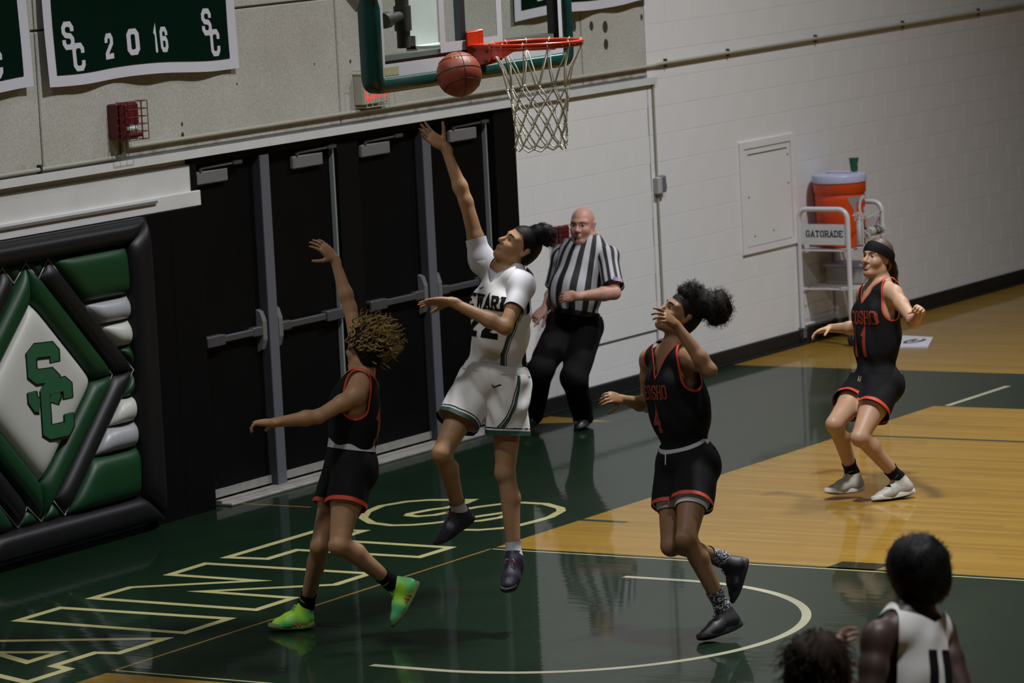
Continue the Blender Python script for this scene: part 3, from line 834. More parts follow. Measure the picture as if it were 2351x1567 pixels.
# net
NETM = mat('white_net_cord', (.52, .51, .43), rough=.8)
lev = [(.0, .236), (.205, .158), (.268, .147), (.33, .139), (.392, .134), (.452, .131), (.505, .130)]
mb = MB(); rn = random.Random(4)
def NP(l, k):
    z, r = lev[l]; a = 2*math.pi*(k+(.5 if l % 2 else 0)+.5)/12
    jj = .006 if l else 0
    rr = r+rn.uniform(-jj, jj)
    return RC+Vector((rr*math.cos(a), rr*math.sin(a), -.03-z+(rn.uniform(-jj, jj) if l else 0)))
pts = [[NP(l, k) for k in range(12)] for l in range(len(lev))]
for l in range(len(lev)-1):
    for k in range(12):
        a = pts[l][k]
        for dk in ((0, -1) if l % 2 == 0 else (0, 1)):
            b2 = pts[l+1][(k+dk) % 12]
            mid = (a+b2)/2; c = Vector((RC.x, RC.y, mid.z)); mid = c+(mid-c)*(.93 if l == 0 else 1.02)
            mb.tube([a, (a+mid)/2+(mid-c)*-.0, mid, b2], .0036 if l == 0 else .0048, 5)
for l in range(1, len(lev)):
    for k in range(12):
        p = pts[l][k]; mb.lathe([(.001, -.008), (.0085, -.004), (.0085, .004), (.001, .008)], p, n=6)
for k in range(12):
    a = pts[0][k]; o2 = Vector((math.cos(2*math.pi*(k+.5)/12), math.sin(2*math.pi*(k+.5)/12), 0))
    ctr = RC+o2*RR
    mb.tube([a, ctr+o2*.012+Vector((0, 0, -.012)), ctr+Vector((0, 0, .013)), ctr-o2*.013+Vector((0, 0, 0)), a], .0028, 5)
    p = pts[-1][k]; b2 = pts[-1][(k+1) % 12]
    mb.tube([p, (p+b2)/2+Vector((0, 0, -.02)), b2], .0045, 5)
mb.build('net', NETM, hoop, smooth=True)
# support behind the glass
mb = MB(); mb.tube([(-.03, -.8, 3.03), (-.03, -.8, 5.2)], .036, 14); mb.tube([(-.03, -.8, 3.12), (-.03, -.8, 3.25)], .046, 14)
mb.tube([(-.03, -.8, 3.20), (-.20, -.82, 3.19)], .028, 10); mb.tube([(-.19, -.82, 3.19), (-.24, -.82, 3.185)], .042, 10)
mb.build('support_pipe', mat('brown_black_pipe', (.030, .027, .020), rough=.5), hoop, smooth=True, angle=40)
mb = MB(); mb.box(.02, .30, -.80, -.78, 3.025, 5.2); mb.box(.02, .30, -1.15, -.78, 3.02, 3.035); mb.box(.02, .035, -.84, -.78, 3.01, 3.09)
mb.build('support_plate', LTM, hoop)
mb = MB(); mb.tube([(-.30, -.6, 3.55), (-.17, -.62, 3.24)], [.13, .02], 16); mb.build('support_brace', LTM, hoop, smooth=True, angle=40)
adopt(hoop)

# ball
BALLC = bpy.data.materials.new('pebbled_orange_leather'); n, l, b = nodes(BALLC)
b.inputs['Base Color'].default_value = (.225, .042, .020, 1); b.inputs['Roughness'].default_value = .5
tc = n.new('ShaderNodeTexCoord'); vz = n.new('ShaderNodeTexVoronoi'); vz.inputs['Scale'].default_value = 260; l.new(tc.outputs['Object'], vz.inputs['Vector'])
bp = n.new('ShaderNodeBump'); bp.inputs['Strength'].default_value = .4; bp.inputs['Distance'].default_value = .001
l.new(vz.outputs['Distance'], bp.inputs['Height']); l.new(bp.outputs['Normal'], b.inputs['Normal'])
BC = Vector((-.40, -1.376, 2.915)); BR = .1165
mb = MB(); nn = 32; mb.lathe([(BR*math.sin(a)+1e-5, -BR*math.cos(a)) for a in np.linspace(0, math.pi, nn)], (0,0,0), n=48)
ball = tag(mb.build('basketball', BALLC, smooth=True), 'orange basketball in the air just below the rim', 'ball'); ball.location = BC
SEAM = mat('black_ball_seam', (.012, .008, .007), rough=.6)
toC = (-CAM_F).normalized()
bx_, by_ = CAM_R, CAM_U
def circ(nrm, off, rr=BR):
    nrm = nrm.normalized(); a = nrm.orthogonal().normalized(); c = nrm.cross(a); r = math.sqrt(rr*rr-off*off)
    return [nrm*off+(a*math.cos(t)+c*math.sin(t))*r for t in np.linspace(0, 2*math.pi, 61)[:-1]]
mb = MB()
n1 = (bx_*.95+toC*-.30+by_*.12); n2 = (by_*.92+toC*-.38+bx_*.20)
n3 = n1.cross(n2).normalized(); n2 = n3.cross(n1.normalized())
for nrm, off in ((n1, 0), (n2, 0)): mb.tube(circ(nrm, off), .0022, 5, closed=True)
# the two bowed panels
n1 = n1.normalized()
for s in (1, -1):
    pts = []
    for t in np.linspace(0, 2*math.pi, 61)[:-1]:
        v = n2*s*(.62+.18*math.cos(2*t)) + (n1*math.cos(t)*1.0 + n3*math.sin(t)*.72)
        pts.append(v.normalized()*BR)
    mb.tube(pts, .0022, 5, closed=True)
mb.build('ball_seam', SEAM, ball)
GOLD = mat('worn_gold_print', (.34, .22, .09), rough=.6)
mb = MB()
for a, b2 in ((-.10, .62), (.06, .56), (.36, .50), (-.28, .70)):
    for da in np.linspace(-.05, .05, 4):
        c = (bx_*(a+da*.5)+by_*(b2-da*1.3)+toC*.62).normalized()
        u = c.orthogonal().normalized(); v = c.cross(u)
        mb.obox(c*(BR+.0004), (u, v, c), (.006, .0035, .0004))
mb.build('gold_print', GOLD, ball)

# =====================================================================  DRINK CART
WT = mat('white_powder_coat', (.60, .60, .62), rough=.35, coat=.2)
RUB = mat('black_caster_rubber', (.008, .008, .009), rough=.6)
PRNT = mat('dark_print', (.012, .013, .016), rough=.5)
cart = thing('drink_cart', (10.57, 2.28, 0), 'white tubular drink cart by the block wall holding the orange cooler', 'cart')
xa, xb, ya, yb = 10.28, 10.86, 2.07, 2.50
for x in (xa, xb):
    mb = MB(); r = .075; zt_ = 1.062
    pts = [(x, ya, .13)]+[(x, ya, zt_-r)]+[(x, ya+r-r*math.cos(a), zt_-r+r*math.sin(a)) for a in np.linspace(0, math.pi/2, 7)[1:]]
    pts += [(x, yb-r+r*math.sin(a), zt_-r+r*math.cos(a)) for a in np.linspace(0, math.pi/2, 7)]+[(x, yb, .13)]
    mb.tube(pts, .0195, 12); mb.build('end_frame', WT, cart, smooth=True, angle=50)
    mb = MB(); mb.box(x-.006, x+.006, ya+.01, yb-.01, .785, .945); p = mb.build('end_panel', WT, cart)
    if x == xa:
        flat_print('panel_lettering', text_quads('GATORADE', .052, .034, .0075, .0085, .007), lambda u, v, d: (xa-.006-d, (ya+yb)/2-.012-u, .872+v), PRNT, p)
for z, nm in ((.745, 'upper_shelf'), (.435, 'wire_shelf')):
    mb = MB()
    if z > .6: mb.box(xa, xb, ya, yb, z-.012, z, ch=.003)
    else:
        mb.tube([(xa, ya, z), (xb, ya, z), (xb, yb, z), (xa, yb, z)], .006, 6, closed=True)
        for k in range(1, 12): mb.tube([(xa+(xb-xa)*k/12, ya, z), (xa+(xb-xa)*k/12, yb, z)], .0032, 5)
        for k in range(1, 7): mb.tube([(xa, ya+(yb-ya)*k/7, z), (xb, ya+(yb-ya)*k/7, z)], .0032, 5)
    mb.build(nm, WT, cart)
for y in (ya, yb):
    mb = MB(); mb.tube([(xa, y, .15), (xb, y, .15)], .012, 8); mb.build('base_rail', WT, cart)
for x in (xa, xb):
    for y in (ya, yb):
        mb = MB(); mb.lathe([(.028, -.0105), (.05, -.016), (.058, -.01), (.058, .01), (.05, .016), (.028, .0105)], (x, y, .058), ((1,0,0),(0,0,1),(0,-1,0)), 18)
        wc = mb.build('caster_wheel', RUB, cart, smooth=True, angle=40)
        mb = MB(); mb.box(x-.03, x+.02, y-.022, y-.018, .055, .125); mb.box(x-.03, x+.02, y+.018, y+.022, .055, .125); mb.box(x-.03, x+.03, y-.024, y+.024, .12, .135); mb.build('caster_fork', GREYB, wc)
# wire bottle holder on the court side
mb = MB()
mb.tube([(xa+.10, ya-.01, 1.03), (xa+.10, ya-.01, .965), (xa+.32, ya-.01, .965), (xb-.02, ya-.01, 1.0)], .004, 6)
mb.tube([(xa+.04, ya-.10, 1.01), (xa+.13, ya-.10, 1.01), (xa+.13, ya-.02, 1.01), (xa+.04, ya-.02, 1.01)], .0035, 6, closed=True)
mb.tube([(xa+.06, ya-.10, 1.01), (xa+.06, ya-.10, .775), (xa+.15, ya-.10, .775), (xa+.15, ya-.10, .91)], .004, 6)
mb.tube([(xa+.11, ya-.02, 1.01), (xa+.11, ya-.02, .775), (xa+.11, ya-.10, .775)], .0035, 6)
mb.tube([(xa+.22, ya, .90), (xa+.22, ya-.09, .82), (xb-.03, ya-.09, .82), (xb-.03, ya, .90)], .0035, 6); mb.tube([(xa+.22, ya-.02, .822), (xb-.03, ya-.02, .822)], .0035, 6)
mb.build('bottle_holder', WT, cart)
adopt(cart)
# pump bottle in the holder
PB = (xa+.085, ya-.06, .779)
bt = thing('pump_bottle', PB, 'white pump bottle in the wire holder on the drink cart', 'bottle')
mb = MB(); mb.lathe([(.026, 0), (.03, .006), (.03, .15), (.024, .175), (.013, .19), (.013, .20)], PB, n=18); mb.build('bottle_body', mat('white_bottle_plastic', (.55, .56, .56), rough=.3), bt, smooth=True, angle=50)
mb = MB(); mb.lathe([(.015, .20), (.015, .215), (.005, .217), (.005, .245)], PB, n=12); mb.box(PB[0]-.035, PB[0]+.008, PB[1]-.007, PB[1]+.007, PB[2]+.245, PB[2]+.256); mb.build('pump_head', WT, bt)
adopt(bt)
# cooler
CO = mat('orange_cooler_plastic', (.62, .058, .006), rough=.42, bump=.1, bscale=300)
LID = mat('pale_lavender_lid', (.42, .43, .60), rough=.4)
CC = Vector((10.575, 2.285, .745)); CR_ = .198
ck = thing('drink_cooler', CC, 'large orange cooler with pale lid on the white cart', 'cooler')
mb = MB(); mb.lathe([(.17, .0), (.186, .008), (.19, .05), (.193, .26), (.197, .36), (.197, .40), (.192, .41), (.205, .425), (.207, .495), (.2, .50)], CC, n=48)
body = mb.build('cooler_body', CO, ck, smooth=True, angle=40)
mb = MB(); mb.lathe([(.206, .50), (.213, .505), (.213, .55), (.206, .562), (.19, .566), (.06, .572), (.0001, .572)], CC, n=48)
lidm = mb.build('cooler_lid', LID, ck, smooth=True, angle=40)
mb = MB(); mb.box(CC.x-.03, CC.x+.03, CC.y-.10, CC.y+.10, CC.z+.57, CC.z+.585, ch=.006); mb.build('lid_grip', LID, lidm)
# faces: angle measured from the court side, print wraps round the barrel
def wrap(a0, z0, r=.199):
    def fn(u, v, d):
        a = a0+u/r; rr = r+d-.0006+ (.0 if v+z0 > .41 else -.004*(.41-(v+z0))/.41*4)
        return (CC.x+rr*math.cos(a), CC.y+rr*math.sin(a), CC.z+z0+v)
    return fn
def fine(poly_quads, n=6):
    out = []
    for q in poly_quads:
        q = [np.array(p, float) for p in q]
        for i in range(n):
            t0, t1 = i/n, (i+1)/n
            out.append([tuple(q[0]+(q[1]-q[0])*t0), tuple(q[0]+(q[1]-q[0])*t1), tuple(q[3]+(q[2]-q[3])*t1), tuple(q[3]+(q[2]-q[3])*t0)])
    return out
A0 = math.radians(-100)
SIL = mat('silver_print', (.26, .27, .27), rough=.4)
flat_print('silver_bolt', fine([[(-.125,.10),(.055,.10),(.035,.055),(-.105,.055)],[(-.105,.055),(-.04,.055),(-.045,-.02),(-.075,.01)],[(-.075,.01),(-.045,-.02),(-.01,-.22),(-.035,-.13)],[(-.035,-.13),(.035,-.05),(.01,-.16),(-.01,-.22)],[(.045,-.02),(.085,-.02),(.09,-.24),(.05,-.24)]]), wrap(A0, .295), SIL, body)
gq = []
ang = np.linspace(math.radians(35), math.radians(335), 22)
gq += ribbon([(.045+.052*math.cos(a), .015+.075*math.sin(a)) for a in ang]+[(.097, -.005), (.055, -.005)], .028)
flat_print('white_letter', fine(gq, 2), wrap(A0, .295, .2005), mat('white_print', (.62, .62, .60), rough=.5), body)
mb = MB()
sp = Vector((CC.x+.195*math.cos(math.radians(-85)), CC.y+.195*math.sin(math.radians(-85)), CC.z+.095))
mb.box(sp.x-.022, sp.x+.022, sp.y-.035, sp.y+.02, sp.z-.02, sp.z+.03, ch=.004); mb.tube([sp+Vector((0,-.03,.0)), sp+Vector((0,-.035,-.045))], .011, 10)
mb.build('spigot', mat('white_blue_spigot', (.45, .46, .62), rough=.4), ck)
mb = MB(); mb.box(sp.x-.03, sp.x+.03, sp.y-.012, sp.y+.03, sp.z+.005, sp.z+.045); mb.build('spigot_recess', PRNT, ck)
adopt(ck)
# cup on the lid
CP = Vector((10.68, 2.205, CC.z+.574))
cup = thing('paper_cup', CP, 'green paper cup with white letter standing on the cooler lid', 'cup')
mb = MB(); mb.lathe([(.026, 0), (.037, .098), (.0395, .1), (.0385, .103), (.035, .1), (.024, .004)], CP, n=24); cb_ = mb.build('cup_wall', mat('green_cup_print', (.008, .085, .04), rough=.5), cup, smooth=True, angle=40)
gq = ribbon([(.012*math.cos(a), .017*math.sin(a)) for a in ang]+[(.012, -.001), (.002, -.001)], .007)
mb = MB()
for q in fine(gq, 1): mb.prism(q, lambda u, v, d: (CP.x+(.0335+d+v*.11)*math.cos(math.radians(-72)+u/.033), CP.y+(.0335+d+v*.11)*math.sin(math.radians(-72)+u/.033), CP.z+.055+v), 0, .001)
mb.build('cup_letter', mat('white_print', (.62,.62,.60)), cb_)
adopt(cup)
# bottle lying on the cart end, box on the lower shelf, board on the floor
t = thing('squeeze_bottle', (10.65, 2.015, .826), 'squeeze bottle with dark band lying beside the cooler', 'bottle')
mb = MB(); bax = ((0,1,0),(0,0,1),(1,0,0)); bc = (10.555, 2.015, .862)
mb.lathe([(.028, -.03), (.036, -.02), (.036, .15), (.03, .155)], bc, bax, 20); mb.build('bottle_body', mat('pale_green_bottle', (.40, .43, .36), rough=.35), t, smooth=True, angle=50)
mb = MB(); mb.lathe([(.0365, .03), (.0365, .11)], bc, bax, 20); mb.build('bottle_band', mat('dark_band', (.03, .035, .035), rough=.4), t, smooth=True, angle=50)
mb = MB(); mb.lathe([(.034, .155), (.034, .175), (.012, .18), (.01, .20)], bc, bax, 16); mb.build('bottle_cap', WT, t, smooth=True, angle=50)
gq = ribbon([(.016*math.cos(a), .016*math.sin(a)) for a in ang]+[(.016, -.002), (.004, -.002)], .007)
mb = MB()
for q in gq: mb.prism(q, lambda u, v, d: (bc[0]+.07+u, bc[1]-(.0368+d)*math.cos(v/.0365+.35), bc[2]+(.0368+d)*math.sin(v/.0365+.35)), 0, .0008)
mb.build('band_letter', mat('white_print', (.62,.62,.60)), t)
adopt(t)
t = thing('storage_box', (10.66, 2.28, .44), 'low clear plastic box on the wire shelf of the drink cart', 'box')
mb = MB(); mb.box(10.60, 10.83, 2.12, 2.45, .441, .575, ch=.008); mb.build('box_body', mat('cloudy_plastic', (.36, .36, .35), rough=.35), t)
mb = MB(); mb.box(10.585, 10.845, 2.105, 2.465, .575, .60, ch=.006); mb.build('box_lid', LID, t)
adopt(t)
t = thing('floor_board', (10.45, 1.55, 0), 'flat white board with dark emblem lying on the floor before the cart', 'board')
mb = MB(); bp_ = [(10.25, 1.405), (10.77, 1.62), (10.82, 1.90), (10.80, 1.98), (10.14, 1.98), (10.20, 1.63)]
mb.prism(bp_, lambda u, v, d: (u, v, d), .0012, .016); fb = mb.build('board_sheet', mat('white_board_sheet', (.60, .60, .66), rough=.45), t)
em = ribbon([(10.53+.13*math.cos(a), 1.66+.055*math.sin(a)) for a in ang], .03)+ribbon([(10.62, 1.69), (10.47, 1.665), (10.58, 1.64)], .02)
mb = MB()
for q in em: mb.prism(q, lambda u, v, d: (u, v, d), .0162, .017)
mb.build('board_emblem', PRNT, fb)
adopt(t)
# =====================================================================  PEOPLE
JOINTS = {
 'shooter': {'pel':(-0.173,-1.353,1.328), 'neck':(-0.085,-1.407,1.852), 'head':(-0.043,-1.461,1.989), 'rsh':(-0.064,-1.241,1.905), 'lsh':(-0.143,-1.534,1.807), 'rel':(-0.067,-1.162,2.224), 'rwr':(-0.088,-1.061,2.514), 'rtip':(-0.159,-0.921,2.637), 'lel':(-0.353,-1.548,1.607), 'lwr':(-0.484,-1.308,1.754), 'ltip':(-0.589,-1.139,1.764), 'rhip':(-0.194,-1.256,1.287), 'lhip':(-0.174,-1.437,1.285), 'rkn':(-0.481,-1.201,0.961), 'ran':(-0.261,-1.15,0.607), 'rheel':(-0.207,-1.21,0.568), 'rtoe':(-0.348,-1.054,0.437), 'lkn':(-0.244,-1.433,0.83), 'lan':(-0.277,-1.483,0.391), 'lheel':(-0.211,-1.468,0.332), 'ltoe':(-0.403,-1.512,0.227)},
 'green': {'pel':(-0.51,-0.645,0.894), 'neck':(-0.426,-0.675,1.33), 'head':(-0.391,-0.694,1.482), 'lsh':(-0.55,-0.739,1.265), 'rsh':(-0.288,-0.614,1.314), 'lel':(-0.777,-0.647,1.18), 'lwr':(-0.959,-0.488,1.168), 'ltip':(-0.957,-0.317,1.166), 'rel':(-0.2,-0.48,1.67), 'rwr':(-0.209,-0.405,1.933), 'rtip':(-0.306,-0.333,2.064), 'lhip':(-0.584,-0.702,0.871), 'rhip':(-0.46,-0.566,0.841), 'lkn':(-0.791,-0.738,0.512), 'lan':(-0.514,-0.865,0.269), 'lheel':(-0.433,-0.995,0.254), 'ltoe':(-0.532,-0.892,0.03), 'rkn':(-0.64,-0.512,0.47), 'ran':(-0.555,-0.34,0.128), 'rheel':(-0.55,-0.376,0.007), 'rtoe':(-0.677,-0.178,0.008)},
 'four': {'pel':(0.087,-2.331,0.894), 'neck':(0.097,-2.276,1.443), 'head':(0.124,-2.312,1.63), 'rsh':(0.18,-2.08,1.39), 'lsh':(0.021,-2.424,1.421), 'rel':(0.259,-2.012,1.13), 'rwr':(0.014,-1.995,1.197), 'rtip':(-0.131,-1.984,1.236), 'lel':(-0.16,-2.635,1.389), 'lwr':(-0.222,-2.483,1.626), 'ltip':(-0.336,-2.459,1.705), 'rhip':(0.102,-2.257,0.832), 'lhip':(0.048,-2.413,0.846), 'lkn':(-0.217,-2.486,0.531), 'lan':(-0.085,-2.606,0.156), 'lheel':(-0.046,-2.691,0.052), 'ltoe':(-0.25,-2.555,0.006), 'rkn':(-0.095,-2.321,0.47), 'ran':(0.274,-2.401,0.336), 'rheel':(0.353,-2.529,0.322), 'rtoe':(0.288,-2.477,0.101)},
 'eleven': {'pel':(4.141,-1.33,0.707), 'neck':(4.226,-1.332,1.265), 'head':(4.241,-1.317,1.431), 'rsh':(4.304,-1.188,1.208), 'lsh':(4.142,-1.471,1.233), 'lel':(4.006,-1.668,1.079), 'lwr':(3.809,-1.805,1.149), 'ltip':(3.748,-1.849,1.2), 'rel':(4.396,-1.079,0.979), 'rwr':(4.476,-0.848,0.96), 'rtip':(4.328,-0.764,0.94), 'rhip':(4.148,-1.241,0.65), 'lhip':(4.101,-1.39,0.661), 'rkn':(3.763,-1.233,0.482), 'ran':(3.968,-1.231,0.149), 'rheel':(3.991,-1.294,0.033), 'rtoe':(3.815,-1.122,0.033), 'lkn':(3.768,-1.397,0.405), 'lan':(4.013,-1.518,0.122), 'lheel':(4.053,-1.605,0.02), 'ltoe':(3.843,-1.431,-0.009)},
 'ref': {'pel':(6.131,2.025,0.735), 'neck':(6.243,1.974,1.276), 'head':(6.218,1.981,1.381), 'rsh':(6.23,2.159,1.172), 'lsh':(6.224,1.791,1.166), 'lel':(6.073,1.664,0.939), 'lwr':(5.86,1.831,0.938), 'ltip':(5.85,2.01,0.93), 'rel':(6.285,2.278,0.914), 'rwr':(6.061,2.217,0.822), 'rtip':(5.964,2.252,0.761), 'rhip':(6.097,2.105,0.692), 'lhip':(6.152,1.942,0.683), 'rkn':(5.725,2.073,0.441), 'ran':(5.894,2.262,0.094), 'rheel':(5.944,2.282,0.034), 'rtoe':(5.709,2.218,0.032), 'lkn':(5.829,1.868,0.378), 'lan':(6.102,1.975,0.064), 'lheel':(6.191,1.982,0.02), 'ltoe':(5.907,1.895,-0.001)},
 'fg': {'pel':(-5.882,-6.65,0.912), 'neck':(-5.773,-6.607,1.431), 'head':(-5.717,-6.608,1.564), 'rsh':(-5.607,-6.624,1.345), 'lsh':(-5.968,-6.572,1.391), 'lel':(-6.106,-6.596,1.152), 'lwr':(-6.018,-6.488,0.944), 'ltip':(-5.957,-6.416,0.803), 'rel':(-5.699,-6.759,1.125), 'rwr':(-5.641,-6.728,0.88), 'rtip':(-5.576,-6.699,0.724), 'lhip':(-5.928,-6.605,0.873), 'rhip':(-5.76,-6.652,0.839), 'lkn':(-5.876,-6.527,0.456), 'lan':(-5.978,-6.579,0.072), 'lheel':(-6.036,-6.598,0.021), 'ltoe':(-5.818,-6.494,-0.013), 'rkn':(-5.683,-6.63,0.418), 'ran':(-5.848,-6.714,0.067), 'rheel':(-5.903,-6.739,0.015), 'rtoe':(-5.691,-6.624,-0.017)},
 'fan': {'pel':(-7.195,-6.932,0.92), 'neck':(-7.111,-6.945,1.427), 'head':(-7.077,-6.941,1.513), 'lsh':(-7.221,-6.844,1.366), 'rsh':(-6.999,-7.026,1.357), 'lel':(-7.417,-6.896,1.162), 'lwr':(-7.28,-6.903,0.951), 'ltip':(-7.18,-6.889,0.814), 'rel':(-6.78,-6.938,1.248), 'rwr':(-6.798,-6.851,1.498), 'rtip':(-6.699,-6.833,1.563), 'lhip':(-7.255,-6.886,0.874), 'rhip':(-7.141,-6.993,0.856), 'lkn':(-7.235,-6.854,0.445), 'lan':(-7.398,-6.926,0.094), 'lheel':(-7.453,-6.953,0.044), 'ltoe':(-7.247,-6.839,-0.005), 'rkn':(-7.124,-6.964,0.428), 'ran':(-7.282,-7.032,0.073), 'rheel':(-7.338,-7.059,0.023), 'rtoe':(-7.131,-6.947,-0.026)}}

def VV(r, u, t):        # a direction told as right / up / towards the lens of the photograph
    v = CAM_R*r + CAM_U*u - CAM_F*t
    return np.array(v.normalized())
def nrm(v): v = np.asarray(v, float); return v/np.linalg.norm(v)

class Field:
    """signed distance grid; surface by naive surface nets"""
    def __init__(s, lo, hi, h):
        s.h = h; s.lo = np.asarray(lo, float)-4*h
        s.n = np.ceil((np.asarray(hi, float)+4*h-s.lo)/h).astype(int)+1
        s.a = np.full(s.n, .5, np.float32)
    def win(s, lo, hi):
        i0 = np.clip(np.floor((lo-s.lo)/s.h).astype(int), 0, s.n); i1 = np.clip(np.ceil((hi-s.lo)/s.h).astype(int)+1, 0, s.n)
        if (i1 <= i0).any(): return None, None
        sl = tuple(slice(a, b) for a, b in zip(i0, i1))
        ax = [(s.lo[k]+s.h*np.arange(i0[k], i1[k])).astype(np.float32) for k in range(3)]
        return sl, (ax[0][:, None, None], ax[1][None, :, None], ax[2][None, None, :])
    def put(s, sl, d, k, sub=False):
        a = s.a[sl]
        if sub:
            hh = np.maximum(k-np.abs(a+d), 0)/k; s.a[sl] = np.maximum(a, -d)+hh*hh*k*.25
        else:
            hh = np.maximum(k-np.abs(a-d), 0)/k; s.a[sl] = np.minimum(a, d)-hh*hh*k*.25
    def prim(s, p, infl=0.):
        if p[0] == 'c':                      # tapered capsule a, b, ra, rb, k, [flat axis, factor]
            _, a, b, ra, rb, k = p[:6]; a = np.asarray(a, float); b = np.asarray(b, float)
            ra += infl; rb += infl; m = max(ra, rb)+k+3*s.h
            if len(p) > 6: m += max(ra, rb)*.2
            sl, X = s.win(np.minimum(a, b)-m, np.maximum(a, b)+m)
            if sl is None: return
            ba = b-a; L = max(ba@ba, 1e-9)
            P = [X[i]-a[i] for i in range(3)]
            t = np.clip((P[0]*ba[0]+P[1]*ba[1]+P[2]*ba[2])/L, 0, 1)
            Q = [P[i]-t*ba[i] for i in range(3)]
            if len(p) > 6:
                n, f = p[6], p[7]; q = Q[0]*n[0]+Q[1]*n[1]+Q[2]*n[2]; g = 1/f-1
                Q = [Q[i]+q*n[i]*g for i in range(3)]
            d = np.sqrt(Q[0]**2+Q[1]**2+Q[2]**2)-(ra+(rb-ra)*t)
            if len(p) > 6: d = d*(.5+.5*p[7])
            s.put(sl, d, k)
        else:                                # ellipsoid c, axes(3 rows), radii, k
            _, c, A, r, k = p[:5]; c = np.asarray(c, float); r = np.asarray(r, float)+infl
            m = r.max()+k+3*s.h
            sl, X = s.win(c-m, c+m)
            if sl is None: return
            P = [X[i]-c[i] for i in range(3)]
            U = [P[0]*A[j][0]+P[1]*A[j][1]+P[2]*A[j][2] for j in range(3)]
            k0 = np.sqrt((U[0]/r[0])**2+(U[1]/r[1])**2+(U[2]/r[2])**2)
            k1 = np.sqrt((U[0]/r[0]**2)**2+(U[1]/r[1]**2)**2+(U[2]/r[2]**2)**2)+1e-6
            s.put(sl, k0*(k0-1)/k1, k, p[0] == 's')
    def mesh(s):
        a = s.a; neg = a < 0
        c = np.zeros(tuple(s.n-1), np.int8)
        for i in (0, 1):
            for j in (0, 1):
                for k in (0, 1):
                    c += neg[i:s.n[0]-1+i, j:s.n[1]-1+j, k:s.n[2]-1+k]
        act = (c > 0) & (c < 8)
        idx = np.argwhere(act); M = len(idx)
        vid = np.full(act.shape, -1, np.int32); vid[act] = np.arange(M)
        acc = np.zeros((M, 3)); cnt = np.zeros(M)
        val = {}
        for o in [(i, j, k) for i in (0, 1) for j in (0, 1) for k in (0, 1)]:
            val[o] = a[idx[:, 0]+o[0], idx[:, 1]+o[1], idx[:, 2]+o[2]]
        for o in val:
            for ax in range(3):
                if o[ax]: continue
                e = list(o); e[ax] = 1; e = tuple(e)
                v0, v1 = val[o], val[e]; m = (v0 < 0) != (v1 < 0)
                t = v0[m]/(v0[m]-v1[m]); pt = np.tile(np.array(o, float), (m.sum(), 1)); pt[:, ax] = t
                acc[m] += pt; cnt[m] += 1
        v = (idx+acc/cnt[:, None])*s.h+s.lo
        F = []
        for ax in range(3):
            b, d = (ax+1) % 3, (ax+2) % 3
            sl0 = [slice(None)]*3; sl1 = [slice(None)]*3; sl0[ax] = slice(0, -1); sl1[ax] = slice(1, None)
            x = neg[tuple(sl0)] != neg[tuple(sl1)]
            E = np.argwhere(x); inside = neg[tuple(sl0)][x]
            ok = (E[:, b] > 0) & (E[:, d] > 0) & (E[:, b] < s.n[b]-1) & (E[:, d] < s.n[d]-1)
            E = E[ok]; inside = inside[ok]
            def cell(db, dd):
                q = E.copy(); q[:, b] += db; q[:, d] += dd; return vid[q[:, 0], q[:, 1], q[:, 2]]
            q = np.stack([cell(-1, -1), cell(0, -1), cell(0, 0), cell(-1, 0)], 1)
            q[~inside] = q[~inside][:, ::-1]
            F.append(q)
        return v, np.concatenate(F)
def bounds(prims, infl=0.):
    lo = np.full(3, 1e9); hi = -lo
    for p in prims:
        if p[0] == 'c':
            r = max(p[3], p[4])+infl+.01
            for q in (p[1], p[2]): lo = np.minimum(lo, np.asarray(q)-r); hi = np.maximum(hi, np.asarray(q)+r)
        elif p[0] == 'e':
            r = max(p[3])+infl+.01; lo = np.minimum(lo, np.asarray(p[1])-r); hi = np.maximum(hi, np.asarray(p[1])+r)
    return lo, hi
def surf(prims, h, infl=0.):
    lo, hi = bounds(prims, infl); f = Field(lo, hi, h)
    for p in prims: f.prim(p, infl)
    return f.mesh()
def tri(q): return np.concatenate([q[:, [0, 1, 2]], q[:, [0, 2, 3]]])
def compact(v, t):
    u, inv = np.unique(t, return_inverse=True)
    return v[u], inv.reshape(t.shape)
def clip(v, t, f):
    """keep the side f >= 0 of a triangle mesh, cutting triangles exactly"""
    s = f >= 0; n = s[t].sum(1)
    keep = t[n == 3]; cut = t[(n > 0) & (n < 3)]
    nv = []; nt = []; cache = {}; base = len(v)
    def mid(a, b):
        k = (a, b) if a < b else (b, a)
        if k not in cache:
            w_ = f[a]/(f[a]-f[b]); cache[k] = base+len(nv); nv.append(v[a]+(v[b]-v[a])*w_)
        return cache[k]
    for T in cut.tolist():
        poly = []
        for i in range(3):
            a, b = T[i], T[(i+1) % 3]
            if s[a]: poly.append(a)
            if s[a] != s[b]: poly.append(mid(a, b))
        for i in range(1, len(poly)-1): nt.append((poly[0], poly[i], poly[i+1]))
    V = np.concatenate([v, np.array(nv).reshape(-1, 3)]); T = np.concatenate([keep, np.array(nt, int).reshape(-1, 3)])
    return compact(V, T)
def vnormals(v, t):
    n = np.zeros_like(v); fn = np.cross(v[t[:, 1]]-v[t[:, 0]], v[t[:, 2]]-v[t[:, 0]])
    for i in range(3): np.add.at(n, t[:, i], fn)
    return n/(np.linalg.norm(n, axis=1)[:, None]+1e-12)
